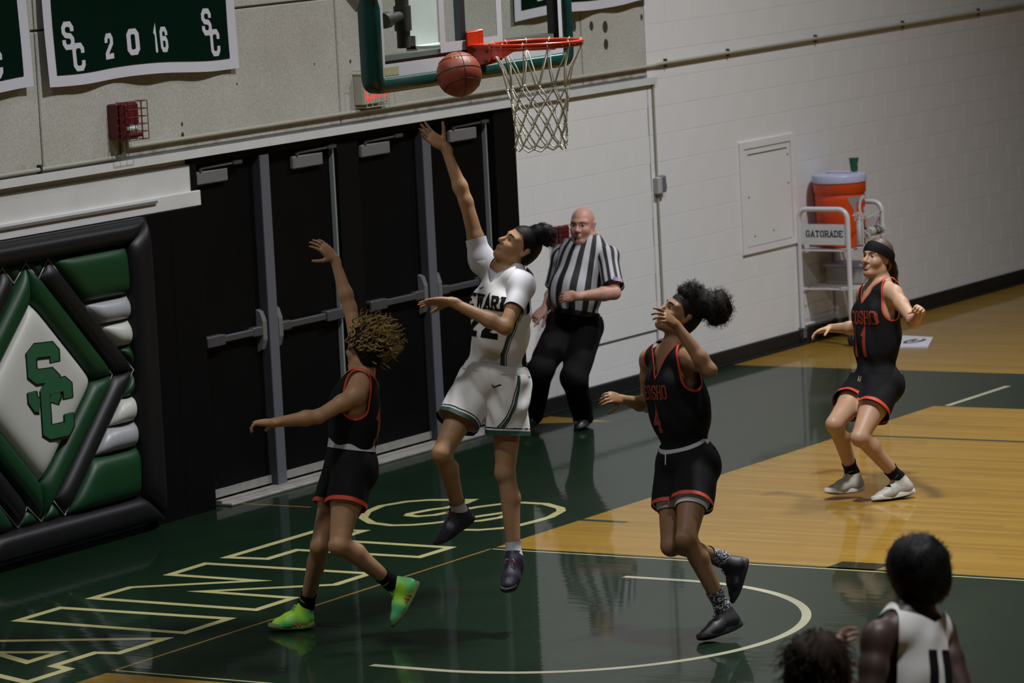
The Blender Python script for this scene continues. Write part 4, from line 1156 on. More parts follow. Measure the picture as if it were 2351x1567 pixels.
def smooth_(v, t, it=2, lam=.5):
    e = np.concatenate([t[:, [0, 1]], t[:, [1, 2]], t[:, [2, 0]]])
    for _ in range(it):
        a = np.zeros_like(v); c = np.zeros(len(v))
        np.add.at(a, e[:, 0], v[e[:, 1]]); np.add.at(c, e[:, 0], 1)
        np.add.at(a, e[:, 1], v[e[:, 0]]); np.add.at(c, e[:, 1], 1)
        v = v+lam*(a/np.maximum(c, 1)[:, None]-v)
    return v
def segdist(v, a, b):
    a = np.asarray(a); b = np.asarray(b); ba = b-a
    t = np.clip(((v-a)@ba)/(ba@ba), 0, 1)
    return np.linalg.norm(v-a-t[:, None]*ba, axis=1), t
def wrinkle(v, t, amp, freq, dirn, seed=0):
    rs = np.random.RandomState(seed); n = vnormals(v, t); w_ = np.zeros(len(v))
    for k in range(5):
        d = nrm(dirn+rs.normal(0, .35, 3)); ph = rs.uniform(0, 6.28)
        w_ += np.sin(v@d*freq*rs.uniform(.6, 1.7)+ph+2.2*np.sin(v@rs.normal(0, 6, 3)+ph))/5
    return v+n*(w_*amp)[:, None]

def hand(W_, T_, pn, side, s, curls, thumb=(.6, .75, .3), tc=.3, splay=.16):
    """prims of a hand: palm, four fingers of three bones, thumb leaving the side of the palm"""
    D = nrm(T_-W_); n = nrm(pn-(pn@D)*D); S = np.cross(D, n)*(1 if side == 'r' else -1)
    P = []
    base = W_+D*.012*s
    P.append(('c', W_-D*.02, W_+D*.02*s, .024*s, .023*s, .02, n, .72))
    P.append(('e', W_+D*.052*s, (D, S, n), (.050*s, .038*s, .0155*s), .014))
    offs = (.029, .0095, -.010, -.0285); lens = (.072, .080, .074, .058); rad = (.0088, .0090, .0086, .0076)
    for i in range(4):
        b = W_+D*(.092-.006*(i == 3)-.002*(i == 0))*s+S*offs[i]*s
        P.append(('c', W_+D*.03*s+S*offs[i]*.7*s, b, .0135*s, rad[i]*1.1*s, .012))
        c = curls[i]; th = 0; p = b; d0 = nrm(D+S*splay*(1.2-.8*i))
        for j, (fr, ca) in enumerate(((.45, .75), (.31, 1.05), (.24, .75))):
            th += c*ca; d = d0*math.cos(th)+n*math.sin(th); q = p+d*lens[i]*fr*s
            r0 = rad[i]*(1-.11*j)*s; P.append(('c', p, q, r0, r0*.9, .004)); p = q
    b = W_+D*.022*s+S*.022*s; p = b; d = nrm(D*thumb[0]+S*thumb[1]+n*thumb[2])
    for j, (L, r) in enumerate(((.042, .0135), (.032, .0105), (.026, .0095))):
        q = p+d*L*s; P.append(('c', p, q, r*s, r*.88*s, .010 if j == 0 else .004)); p = q
        d = nrm(d+D*tc*.6+n*tc*.4-S*tc*.35)
    return P

def head(C, F, U, s=1., male=False, jaw=1.):
    L = np.cross(U, F)                       # left of the face
    A = (F, L, U); P = []
    o = lambda f, l, u: C+(F*f+L*l+U*u)*s
    P.append(('e', o(-.010, 0, .030), A, (.096*s, .075*s, .088*s), .02))
    P.append(('e', o(.022, 0, -.042), A, (.066*s, .057*s, .072*s), .035))
    for q in (1, -1):
        P.append(('c', o(-.002, .046*q*jaw, -.066), o(.058, .014*q, -.100), .021*s*jaw, .017*s, .03))
        P.append(('e', o(.056, .037*q, -.030), A, (.026*s, .025*s, .024*s), .03))
        P.append(('c', o(.083, .012*q, .024), o(.062, .048*q, .026), .0115*s, .010*s, .02))
    P.append(('c', o(.070, -.010, -.098), o(.070, .010, -.098), .0175*s, .0175*s, .02))
    for q in (1, -1): P.append(('s', o(.101, .031*q, .003), A, (.019*s, .019*s, .013*s), .012))
    P.append(('c', o(.082, 0, .012), o(.109, 0, -.030), .0085*s, .0125*s, .012))
    for q in (1, -1): P.append(('c', o(.096, .010*q, -.035), o(.092, .013*q, -.034), .008*s, .0075*s, .008))
    P.append(('c', o(.088, -.013, -.061), o(.088, .013, -.061), .0085*s, .0085*s, .010))
    P.append(('c', o(.086, -.011, -.072), o(.086, .011, -.072), .0085*s, .0085*s, .010))
    for q in (1, -1):
        e1 = nrm(U*.95-F*.3); e2 = nrm(F*.9+L*q*-.35+U*.25)
        P.append(('c', o(-.010, .073*q, -.022), o(-.018, .080*q, .016), .010*s, .015*s, .008, L, .5))
    return P, A, o

def helix(mb, p, d, L, rc, rs, turns, n, sides, rng, droop=0.):
    d = nrm(d); a = nrm(np.cross(d, rng.normal(0, 1, 3))); b = np.cross(d, a); ph = rng.uniform(0, 6.28); pts = []
    for i in range(n+1):
        t = i/n; w_ = ph+turns*6.283*t; e = min(1, t*3)
        pts.append(p+d*L*t+(a*math.cos(w_)+b*math.sin(w_))*rc*e+np.array((0, 0, -droop*t*t)))
    mb.tube(pts, [rs*(1-.6*i/n) for i in range(n+1)], sides, caps=False)
def curls(mb, ells, count, L, rc, rs, seed, bias=None, cond=None, turns=2., n=8, sides=3, droop=0., biasw=.6):
    """curly strands standing on ellipsoids (c, A, r)"""
    rng = np.random.RandomState(seed); made = 0; tries = 0
    while made < count and tries < count*30:
        tries += 1
        c, A, r = ells[rng.randint(len(ells))]
        u = nrm(rng.normal(0, 1, 3)); p = c+sum(A[k]*u[k]*r[k] for k in range(3))
        d = nrm(sum(A[k]*u[k]/r[k] for k in range(3)))
        if cond is not None and not cond(p): continue
        if any(np.linalg.norm([((p-c2)@A2[k])/r2[k] for k in range(3)]) < .93 for c2, A2, r2 in ells): continue
        if bias is not None: d = nrm(d+np.asarray(bias)*biasw)
        helix(mb, p-d*.01, nrm(d+rng.normal(0, .25, 3)), L*rng.uniform(.6, 1.3), rc*rng.uniform(.6, 1.2), rs, turns, n, sides, rng, droop); made += 1

def skin_mat(name, col, rough=.5):
    m = bpy.data.materials.new(name); n, l, b = nodes(m)
    b.inputs['Roughness'].default_value = rough; b.inputs['Specular IOR Level'].default_value = .4
    tc = n.new('ShaderNodeTexCoord'); t = n.new('ShaderNodeTexNoise'); t.inputs['Scale'].default_value = 14; t.inputs['Detail'].default_value = 5
    l.new(tc.outputs['Object'], t.inputs['Vector'])
    mr = n.new('ShaderNodeMapRange'); mr.inputs['To Min'].default_value = .88; mr.inputs['To Max'].default_value = 1.12; l.new(t.outputs['Fac'], mr.inputs['Value'])
    v = n.new('ShaderNodeVectorMath'); v.operation = 'SCALE'; v.inputs[0].default_value = col; l.new(mr.outputs[0], v.inputs['Scale'])
    l.new(v.outputs[0], b.inputs['Base Color'])
    b.inputs['Subsurface Weight'].default_value = .12; b.inputs['Subsurface Radius'].default_value = (.012, .004, .002); b.inputs['Subsurface Scale'].default_value = .6
    return m

class Body:
    def __init__(s, key, label, skin, face, up, H, hands, male=False, belly=0., hs=1., jaw=1., legk=1., bust=1., hipk=1., armk=1.):
        J = {k: np.array(v) for k, v in JOINTS[key].items()}; s.J = J; s.key = key
        base = np.array((J['pel'][0], J['pel'][1], 0.))
        s.root = thing('person', Vector(base), label, 'person')
        s.up = nrm(J['neck']-J['pel'])
        def orth(d): d = d-(d@s.up)*s.up; return nrm(d)
        s.latc = orth(J['lsh']-J['rsh']); s.latp = orth(J['lhip']-J['rhip'])
        s.fwdc = np.cross(s.latc, s.up); s.fwdp = np.cross(s.latp, s.up)
        up = s.up; T = np.linalg.norm(J['neck']-J['pel']); k = T/.53; k = max(.92, min(k, 1.06))
        at = lambda t: J['pel']+(J['neck']-J['pel'])*t
        m = nrm(s.latc+s.latp); m = orth(m); mf = np.cross(m, up)
        hx = 1.12 if male else 1.
        Tt = []
        Tt.append(('e', J['pel']-up*.01, (s.latp, s.fwdp, up), (.150*hipk*hx, .108*hx, .115), .05))
        Tt.append(('e', at(.33)+mf*.008, (m, mf, up), (.122*hx+belly*.55, .092*hx+belly*.6, .15), .05))
        Tt.append(('e', at(.66)+s.fwdc*.008, (s.latc, s.fwdc, up), (.138*hx+belly*.3, .104*hx+belly*.3, .165), .05))
        Tt.append(('e', at(.86), (s.latc, s.fwdc, up), (.125*hx, .080*hx, .085), .05))
        if belly: Tt.append(('e', at(.36)+s.fwdc*(.06+belly*.5), (m, mf, up), (.14+belly*.3, .10+belly*.3, .16), .06))
        if not male and bust:
            for q in (1, -1): Tt.append(('e', at(.70)+s.fwdc*.080+s.latc*.066*q, (s.latc, s.fwdc, up), (.052, .040*bust, .052), .05))
        for q in (1, -1): Tt.append(('e', J['pel']-s.fwdp*.045+s.latp*.070*q-up*.045, (s.latp, s.fwdp, up), (.078, .070, .085), .05))
        C = at(.97)
        for sd in ('l', 'r'):
            sh = J[sd+'sh']; Tt.append(('c', C+up*.0, C+(sh-C)*.82, .050*hx, .044*hx, .05))
            Tt.append(('c', C+up*.055-s.fwdc*.01, C+(sh-C)*.62-s.fwdc*.012, .040*hx, .036*hx, .05))
        s.torso = Tt
        s.F = nrm(face); U = np.asarray(up if up is None else nrm(up)); U0 = nrm(np.asarray(H)); s.U = nrm(U0-(U0@s.F)*s.F)
        Cn = J['head']; hp, A, s.ho = head(Cn, s.F, s.U, hs, male, jaw); s.hA = A; s.hs = hs; s.L = A[1]
        neck = [('c', C+up*.0, s.ho(-.022, 0, -.055), .056*hx, .049*hx, .035)]
        s.neckp = neck
        arms = {}; legs = {}
        for sd in ('l', 'r'):
            sh, el, wr, tp = (J[sd+x] for x in ('sh', 'el', 'wr', 'tip')); a = []
            q = armk*hx
            a.append(('e', sh+(el-sh)*.06, (s.latc, s.fwdc, up), (.050*q, .048*q, .054*q), .04))
            m1 = sh+(el-sh)*.4
            a.append(('c', sh, m1, .046*q, .043*q, .02)); a.append(('c', m1, el, .043*q, .035*q, .02))
            m2 = el+(wr-el)*.28
            a.append(('c', el, m2, .035*q, .039*q, .02)); a.append(('c', m2, wr, .039*q, .0245*q, .02, nrm(np.cross(wr-el, hands[sd][0])), .92))
            arms[sd] = a
            h, kn, an = (J[sd+x] for x in ('hip', 'kn', 'an')); g = []
            mt_ = h+(kn-h)*.4; lk = legk*hx
            g.append(('c', h, mt_, .086*lk, .079*lk, .035)); g.append(('c', mt_, kn, .079*lk, .049*lk, .03))
            sd_ = nrm(an-kn); fw = nrm(kn-(h+an)/2); fw = fw-(fw@sd_)*sd_
            bend = np.linalg.norm(np.cross(nrm(kn-h), sd_))
            fw = nrm(nrm(fw)*min(1, bend*3)+s.fwdp*max(0, 1-bend*3)); fw = nrm(fw-(fw@sd_)*sd_)
            Ls = np.linalg.norm(an-kn)
            g.append(('e', kn+fw*.022, (fw, np.cross(sd_, fw), sd_), (.036*lk, .040*lk, .048*lk), .025))
            cf = kn+sd_*Ls*.30-fw*.022
            g.append(('c', kn-fw*.004, an, .044*lk, .033*lk, .02))
            g.append(('c', kn+sd_*.02-fw*.012, cf, .038*lk, .046*lk, .02)); g.append(('c', cf, an-sd_*.10-fw*.008, .046*lk, .031*lk, .02))
            legs[sd] = g
            # foot inside the shoe
            he, to = J[sd+'heel'], J[sd+'toe']; d = nrm(to-he)
            legs[sd+'f'] = [('c', an, an+(he+d*.06-an)*.45, .033, .030, .03)]
        s.arms = arms; s.legs = legs; s.hands = {}
        for sd in ('l', 'r'):
            pn, cu, kw = hands[sd]
            s.hands[sd] = hand(J[sd+'wr'], J[sd+'tip'], pn, sd, kw.pop('s', .95), cu, **kw)
        prims = Tt+neck+[p for p in hp if p[0] != 's']
        prims += arms['l']+arms['r']+legs['l']+legs['r']+legs['lf']+legs['rf']
        lo, hi = bounds(prims+s.hands['l']+s.hands['r']); f = Field(lo, hi, .005)
        for p in prims: f.prim(p)
        for p in hp:
            if p[0] == 's': f.prim(p)
        for sd in ('l', 'r'):
            for p in s.hands[sd]: f.prim(p)
        v, q = f.mesh(); v = smooth_(v, tri(q), 1, .35)
        s.skin = skin
        s.body = np_obj('body', v, q, skin, s.root)
        s.face_parts()
    def face_parts(s, ):
        ho, F, L, U, k = s.ho, s.F, s.L, s.U, s.hs
        for q in (1, -1):
            mb = MB(); c = ho(.0725, .031*q, .003)
            A = (L, U, F)
            mb.lathe([(.0125*k*math.sin(a)+1e-5, .0125*k*math.cos(a)) for a in np.linspace(math.pi, .50, 10)], c, A, 14, 0)
            mb.lathe([(.0072*k, .0104*k), (.0050*k, .0118*k), (.0001, .0127*k)], c, A, 12, 1)
            mb.build('eye', [EYEW, EYED], s.root, smooth=True)
    def brows(s, m, t=.0034, lift=.0):
        ho = s.ho
        for q in (1, -1):
            mb = MB(); mb.tube([ho(.0955, .013*q, .021+lift), ho(.0925, .026*q, .0285+lift), ho(.080, .043*q, .027+lift), ho(.071, .050*q, .022+lift)], [t*s.hs*.8, t*s.hs*1.2, t*s.hs, t*s.hs*.5], 6)
            mb.build('eyebrow', m, s.root, smooth=True)
    def lips(s, m, open_=.0, mat_in=None):
        ho = s.ho; k = s.hs
        mb = MB()
        for z, r, dx in ((-.0605+open_*.5, .0040, .0), (-.0715-open_, .0048, -.0015)):
            mb.tube([ho(.080, -.024, -.066), ho(.0935+dx, -.012, z), ho(.0962+dx, 0, z), ho(.0935+dx, .012, z), ho(.080, .024, -.066)], [r*.4*k, r*k, r*k, r*k, r*.4*k], 6)
        mb.build('lips', m, s.root, smooth=True)
        if mat_in:
            mb = MB(); mb.lathe([(.001, .0015), (.014*k, .001), (.016*k, -.006)], ho(.0945, 0, -.066-open_*.3), (s.L, s.U*(.25+open_*40), s.F), 12); mb.build('mouth_gap', mat_in, s.root, smooth=True)
    def part(s, name, v, t, m, parent=None):
        if len(t) == 0: return None
        return np_obj(name, v, t, m, parent or s.root)
    # ---- clothes
    def loc(s, v):
        d = v-s.J['neck']; return d@s.latc, d@s.fwdc, d@s.up
    def jersey(s, m, trim, neckv=(-.12, 2.3), back=(-.015, .5), hem=-.02, arm=.066, drop=.10, infl=.012, h=.006, trim_w=.011, wr=.006, sleeves=None, name='jersey', loose=1.):
        J = s.J
        pr = list(s.torso)
        pr.append(('e', J['pel']+(J['neck']-J['pel'])*.46, (nrm(s.latc+s.latp), nrm(s.fwdc+s.fwdp), s.up), (.128*loose, .100*loose, .17), .06))
        v, q = surf(pr, h, infl); t = tri(q)
        v = wrinkle(v, t, wr*.5, 60, nrm(s.latc*.9+s.up*.5), 31); v = wrinkle(v, t, wr, 38, nrm(s.latc*.9+s.up*.35), hash(s.key) % 97 if False else len(s.key))
        x, y, z = s.loc(v); ax = np.abs(x)
        bl = np.clip((y+.03)/.06, 0, 1)
        fn = (neckv[0]+neckv[1]*ax)*bl+(back[0]+back[1]*ax)*(1-bl)-z
        fa = np.full(len(v), 9.)
        for sd, sg in (('l', 1), ('r', -1)):
            sh = J[sd+'sh']+s.latc*sg*.012
            d, _ = segdist(v, sh+s.up*.09, sh-s.up*drop+s.latc*sg*.015)
            fa = np.minimum(fa, d-arm)
        fh = (v-J['pel'])@s.up-hem
        f = np.minimum(np.minimum(fn*.55, fa), fh*10)
        fm = np.minimum(np.minimum(fn*.55, fa), fh)
        v1, t1 = clip(v, t, f-trim_w); o = s.part(name, v1, t1, m)
        if trim:
            f2 = np.minimum(f, fh*10)
            v2, t2 = clip(v, t, f); 
            g = np.minimum(np.minimum(*(lambda X: (X[0], X[1]))(s._nf(v2, neckv, back, arm, drop))), 9.)
            v3, t3 = clip(v2, t2, trim_w-g)
            n3 = vnormals(v3, t3); s.part(name+'_trim', v3+n3*.002, t3, trim, o)
        s.jer = o; s.jt = BVHTree.FromPolygons([tuple(a) for a in v], [tuple(a) for a in t.tolist()])
        return o
    def _nf(s, v, neckv, back, arm, drop):
        x, y, z = s.loc(v); ax = np.abs(x); bl = np.clip((y+.03)/.06, 0, 1)
        fn = ((neckv[0]+neckv[1]*ax)*bl+(back[0]+back[1]*ax)*(1-bl)-z)*.55
        fa = np.full(len(v), 9.)
        for sd, sg in (('l', 1), ('r', -1)):
            sh = s.J[sd+'sh']+s.latc*sg*.012
            d, _ = segdist(v, sh+s.up*.09, sh-s.up*drop+s.latc*sg*.015); fa = np.minimum(fa, d-arm)
        return fn, fa
    def waistband(s, m, z0, z1, infl=.022, h=.006, tilt=(0, 0), name='waistband', parent=None):
        v, q = surf(s.torso, h, infl); t = tri(q)
        d = v-s.J['pel']; z = d@s.up+tilt[0]*(d@s.latp)+tilt[1]*(d@s.fwdp)
        v, t = clip(v, t, np.minimum(z-z0, z1-z))
        return s.part(name, v, t, m, parent)
    def shorts(s, m, band, frac=.52, flare=.118, top=.07, infl=.016, bw=.022, h=.0065, wr=.006, r0=.100, tilt=(0, 0), name='shorts', kk=.03):
        J = s.J; pr = list(s.torso[:2])+[p for p in s.torso if p[0] == 'e' and (np.asarray(p[1])-J['pel'])@s.up < .0]
        for sd in ('l', 'r'):
            h_, kn = J[sd+'hip'], J[sd+'kn']; e = h_+(kn-h_)*(frac+.12)
            pr.append(('c', h_, e, r0-infl, flare-infl, kk))
        v, q = surf(pr, h, infl); t = tri(q)
        v = wrinkle(v, t, wr*.5, 70, nrm(s.latp+s.fwdp*.4+s.up*.4), 17); v = wrinkle(v, t, wr, 34, nrm(s.latp*.8+s.fwdp*.5+s.up*.25), 3+len(s.key))
        dl, tl = segdist(v, J['lhip'], J['lkn']); dr, tr = segdist(v, J['rhip'], J['rkn'])
        def hemf(v):
            dl, _ = segdist(v, J['lhip'], J['lkn']); dr, _ = segdist(v, J['rhip'], J['rkn'])
            al = (v-J['lhip'])@nrm(J['lkn']-J['lhip']); ar = (v-J['rhip'])@nrm(J['rkn']-J['rhip'])
            Ll = np.linalg.norm(J['lkn']-J['lhip']); Lr = np.linalg.norm(J['rkn']-J['rhip'])
            return np.where(dl < dr, frac*Ll-al, frac*Lr-ar)
        def topf(v):
            d = v-J['pel']; return top-(d@s.up+tilt[0]*(d@s.latp)+tilt[1]*(d@s.fwdp))
        f = np.minimum(hemf(v), topf(v))
        v0, t0 = clip(v, t, f)
        s.sv, s.st = v0, t0
        v1, t1 = clip(v0, t0, hemf(v0)-bw); o = s.part(name, v1, t1, m)
        v2, t2 = clip(v0, t0, bw-hemf(v0)); n2 = vnormals(v2, t2); s.part('hem_band', v2+n2*.001, t2, band, o)
        s.sh = o; s.sht = BVHTree.FromPolygons([tuple(a) for a in v], [tuple(a) for a in t.tolist()]); s.hemf = hemf
        return o
    def print_on(s, name, quads, org, ux, uy, out, m, parent, tree, off=.0025, seg=.014):
        """letters (2D quads in metres) laid on a cloth surface along -out"""
        mb = MB(); ux, uy, out = nrm(ux), nrm(uy), nrm(out)
        for q in quads:
            q = [np.array(p, float) for p in q]
            n1 = max(1, int(max(np.linalg.norm(q[1]-q[0]), np.linalg.norm(q[2]-q[3]))/seg)); n2 = max(1, int(max(np.linalg.norm(q[3]-q[0]), np.linalg.norm(q[2]-q[1]))/seg))
            vs = []; ok = True
            for j in range(n2+1):
                for i in range(n1+1):
                    a = q[0]+(q[1]-q[0])*i/n1; b = q[3]+(q[2]-q[3])*i/n1; p2 = a+(b-a)*j/n2
                    p = org+ux*p2[0]+uy*p2[1]+out*.45
                    hit = tree.ray_cast(Vector(p), Vector(-out), .9)
                    if hit[0] is None: ok = False; break
                    nn = hit[1] if hit[1].dot(Vector(out)) > 0 else -hit[1]
                    vs.append(hit[0]+nn*off)
                if not ok: break
            if not ok: continue
            mb.add(vs, [(j*(n1+1)+i, j*(n1+1)+i+1, (j+1)*(n1+1)+i+1, (j+1)*(n1+1)+i) for j in range(n2) for i in range(n1)])
        if mb.f: return mb.build(name, m, parent)
    def sock(s, sd, m, length, infl=.006, name='sock'):
        J = s.J; an, kn = J[sd+'an'], J[sd+'kn']
        pr = s.legs[sd]+s.legs[sd+'f'][:1]
        v, q = surf(pr, .005, infl); t = tri(q); a = (v-an)@nrm(kn-an)
        v, t = clip(v, t, np.minimum(length-a, a+.05)); return s.part(name, v, t, m)
    def shoe(s, sd, up_m, sole_m, lace_m=None, w=.043, collar=.032, sole_t=.026, tongue=True):
        J = s.J; he, to, an = J[sd+'heel'], J[sd+'toe'], J[sd+'an']
        D = nrm(to-he); U = (an-he); U = nrm(U-(U@D)*D); S = np.cross(U, D)
        L = np.linalg.norm(to-he)
        P = lambda d, u, x=0.: he+D*d+U*u+S*x
        L = max(L, .235)
        pr = [('c', P(.036, .045), P(.05, .075), .038, .036, .02), ('c', an+(P(.05, .07)-an)*.6, P(.055, .06), .041, .040, .03),
              ('c', P(.05, .05), P(L*.55, .042), .039, .038, .03), ('c', P(L*.55, .036), P(L-.048, .028), .040, .034, .03, U, .85),
              ('c', P(L*.6, .03, .018), P(L-.07, .024, .014), .028, .026, .03), ('c', P(L*.6, .03, -.016), P(L-.065, .024, -.010), .028, .026, .03),
              ('c', P(L*.28, .092), P(L*.56, .058), .024, .022, .03), ('c', an+nrm(J[sd+'kn']-an)*.0, an+nrm(J[sd+'kn']-an)*.06, .043, .042, .02), ('c', P(L*.26, .10)+nrm(J[sd+'kn']-an)*.035, P(L*.42, .08), .017, .015, .012)]
        v, q = surf(pr, .005); t = tri(q)
        v, t = clip(v, t, (v-he)@U-.012)
        kd = nrm(J[sd+'kn']-an); f = ((an-v)@kd)+collar+.012*np.sin(((v-an)@D)*40+.6)
        d2, _ = segdist(v, an, s.J[sd+'kn']); f = np.where(d2 < .10, f, 1.)
        v, t = clip(v, t, f)
        o = s.part('shoe', v, t, up_m)
        # sole
        mb = MB(); outl = []
        prof = [(0, .0), (.004, .022), (.022, .034), (.06, .036), (.11, .034), (.16, .042), (.20, .044), (.225, .036), (.243, .020), (.25, .0)]
        k = (L+.012)/.25
        for x, y in prof: outl.append((x*k-.006, y*w/.043+.001))
        loop = outl+[(x, -y) for x, y in outl[-2:0:-1]]
        vs = []; lev2 = [(-.001, .93), (.004, 1.), (sole_t*.7, 1.0), (sole_t, .96)]
        for u, sc in lev2:
            for x, y in loop:
                toe = max(0, (x/L-.72))*.05; hl = max(0, .12-x/L)*.04
                vs.append(P(L/2+(x-L/2)*sc, u*(1.25-.35*x/L)+toe+hl, y*sc))
        n = len(loop); fs = [(i*n+j, i*n+(j+1) % n, (i+1)*n+(j+1) % n, (i+1)*n+j) for i in range(3) for j in range(n)]
        fs += [tuple(range(n-1, -1, -1)), tuple(3*n+j for j in range(n))]
        mb.add(vs, fs); mb.build('shoe_sole', sole_m, o, smooth=True, angle=50)
        if lace_m:
            mb = MB()
            for i in range(5):
                d = L*(.34+.075*i); u = .102-.0135*i-.0012*i*i
                a = P(d, u-.012, .026); b = P(d+.012, u-.012, -.026)
                mb.tube([a, P(d+.003, u+.006, .012), P(d+.008, u+.006, -.012), b], .0042, 5)
            for x in (1, -1):
                mb.tube([P(L*.34, .10, 0), P(L*.40, .125, .018*x), P(L*.46, .105, .034*x), P(L*.36, .098, .006*x)], .0028, 5)
            mb.build('shoe_laces', lace_m, o, smooth=True)
        return o
    def hair_cap(s, m, infl=.010, front=.045, low=-.075, name='hair', noise=.003, side=.25, h=.005):
        """hair over the skull with a hairline that climbs from the ears to the forehead"""
        ho = s.ho; pr = [('e', ho(-.010, 0, .030), s.hA, (.096*s.hs, .075*s.hs, .088*s.hs), .02), ('e', ho(-.03, 0, -.02), s.hA, (.068*s.hs, .066*s.hs, .075*s.hs), .03)]
        v, q = surf(pr, h, infl); t = tri(q); C = s.J['head']
        d = v-C; y = d@s.F; z = d@s.U; x = np.abs(d@s.L)
        n = vnormals(v, t); w_ = np.sin(v@np.array((310., 270, 190)))*np.sin(v@np.array((-170., 240, 330))); v = v+n*(w_*noise)[:, None]
        fl = np.where(y > -.02, z-(.0+ (y+.02)*.95+.0), z-low)
        fl = np.where(y > -.02, (z-front)*1.0+np.clip((.078-x)*0, 0, 0), fl)
        # one smooth line: z must be above a ramp from nape (low) to forehead (front)
        tt = np.clip((y+.045)/.10, 0, 1); ramp = low+(front-low)*tt**.7
        v2, t2 = clip(v, t, z-ramp)
        return s.part(name, v2, t2, m)
    def done(s): adopt(s.root)

EYEW = mat('eye_white', (.26, .24, .23), rough=.3); EYED = mat('dark_iris', (.018, .011, .008), rough=.15)
MOUTH = mat('mouth_inside', (.045, .012, .012), rough=.6)
BLACKJ = mat('black_jersey_knit', (.0062, .0062, .0075), rough=.8, bump=.2, bscale=700, spec=.15)
ORTRIM = mat('orange_knit_trim', (.52, .045, .012), rough=.6)
ORLET = mat('dull_orange_letters', (.24, .026, .012), rough=.6)
WHITEJ = mat('white_jersey_knit', (.62, .615, .60), rough=.65, bump=.2, bscale=700, sheen=.15)
WHITET = mat('white_tee_cotton', (.64, .64, .68), rough=.75)
BANDW = mat('white_waistband', (.40, .40, .42), rough=.6, bump=.5, bscale=90)
DKGREEN = mat('dark_green_knit', (.008, .040, .026), rough=.6)
BLK = mat('black_knit', (.005, .005, .006), rough=.8, spec=.15)
SOCKW = mat('white_sock_knit', (.56, .56, .60), rough=.8)
HAIRB = mat('black_hair', (.004, .0036, .0036), rough=.6, spec=.2); HAIRD = mat('dark_brown_hair', (.010, .007, .006), rough=.7, spec=.15)

# ---------------------------------------------------------------- 1. the shooter
sk = skin_mat('light_brown_skin', (.36, .20, .10))
b = Body('shooter', 'person in white and green uniform leaping with one arm stretched up under the rim', sk,
    VV(-.70, .52, .42), None, VV(.55, .80, .15),
    {'r': (VV(.35, .40, .85), (.10, .16, .22, .35), dict(s=1.0, thumb=(.55, .75, .45), tc=.2, splay=.20)),
     'l': (VV(.05, -.85, .45), (.12, .10, .12, .18), dict(s=.98, thumb=(.75, .6, .2), tc=.25, splay=.10))}, hs=1.0)
b.brows(HAIRB, .003); b.lips(mat('brown_lips', (.22, .085, .07), rough=.4))
b.hair_cap(HAIRB, .004, .066, -.085, noise=.0008)
R3, U3 = np.array(CAM_R), np.array(CAM_U); A3 = (R3, U3, -np.array(CAM_F)); Ch = b.J['head']
bb_ = [(Ch+R3*.085+U3*.070, A3, (.045, .040, .045)), (Ch+R3*.125+U3*.072, A3, (.056, .050, .055)), (Ch+R3*.150+U3*.050, A3, (.040, .050, .045))]
v, q = surf([('e', *e, .025) for e in bb_]+[('c', Ch+R3*.03+U3*.03, Ch+R3*.09+U3*.06, .06, .045, .02)], .005); v = wrinkle(v, tri(q), .004, 110, R3, 7)
hb = b.part('hair_bun', v, q, HAIRB)
mb = MB(); curls(mb, bb_, 420, .020, .006, .0016, 3, turns=1.5, n=6); mb.build('bun_curls', HAIRB, hb, smooth=True)
# tee with sleeves under the jersey
J = b.J
pr = list(b.torso[2:4])+[p for p in b.torso if p[0] == 'c']
for sd in ('l', 'r'):
    sh, el = J[sd+'sh'], J[sd+'el']
    pr += [('e', sh+(el-sh)*.05, (b.latc, b.fwdc, b.up), (.056, .054, .058), .04), ('c', sh, sh+(el-sh)*.62, .046, .041, .03)]
v, q = surf(pr, .006, .012); t = tri(q); v = wrinkle(v, t, .008, 42, nrm(b.latc+b.up*.4), 8)
x, y, z = b.loc(v); bl = np.clip((y+.03)/.06, 0, 1)
f = (-.004+.45*np.abs(x))*bl+(.02+.6*np.abs(x))*(1-bl)+np.maximum(np.abs(x)-.065, 0)*9-z
for sd in ('l', 'r'):
    sh, el = J[sd+'sh'], J[sd+'el']; L_ = np.linalg.norm(el-sh); fr = .56 if sd == 'l' else .40
    d, tt = segdist(v, sh, el); al = (v-sh)@nrm(el-sh)
    f = np.where((d < .09) & (al > .03), np.minimum(f, fr*L_-al), f)
f = np.minimum(f, (v-J['pel'])@b.up-.22)
v, t = clip(v, t, f); b.part('undershirt', v, t, WHITET)
jr = b.jersey(WHITEJ, None, neckv=(-.055, 1.1), back=(.0, .6), hem=.03, arm=.060, drop=.10, infl=.020, wr=.014, loose=1.05, trim_w=.0)
mid = J['pel']+(J['neck']-J['pel'])*.60
b.print_on('jersey_lettering', text_quads('SEWARD', .075, .049, .010, .0155, .012), mid+b.up*.058-b.latc*.01, b.latc, b.up, b.fwdc, BLK, jr, b.jt)
b.print_on('jersey_number', text_quads('22', .135, .082, .03, .032), mid-b.up*.060-b.latc*.01, b.latc, b.up, b.fwdc, BLK, jr, b.jt)
b.print_on('chest_mark', ribbon([(-.018, .004), (-.008, -.006), (.022, .006)], .005), mid+b.up*.125-b.latc*.055, b.latc, b.up, b.fwdc, BLK, jr, b.jt)
for off, wd, mm in ((0, .020, DKGREEN), (.017, .004, BLK)):
    pts = [(off, .28), (off-.01, .20), (off-.025, .12), (off-.035, .05), (off-.02, -.03)]
    b.print_on('side_stripe', ribbon(pts, wd), J['pel']+b.up*.07, b.fwdc*-1, b.up, b.latc+b.fwdc*.35, mm, jr, b.jt)
sh_ = b.shorts(WHITEJ, DKGREEN, frac=.57, flare=.120, top=.045, infl=.022, bw=.024, wr=.016, r0=.108, kk=.015)
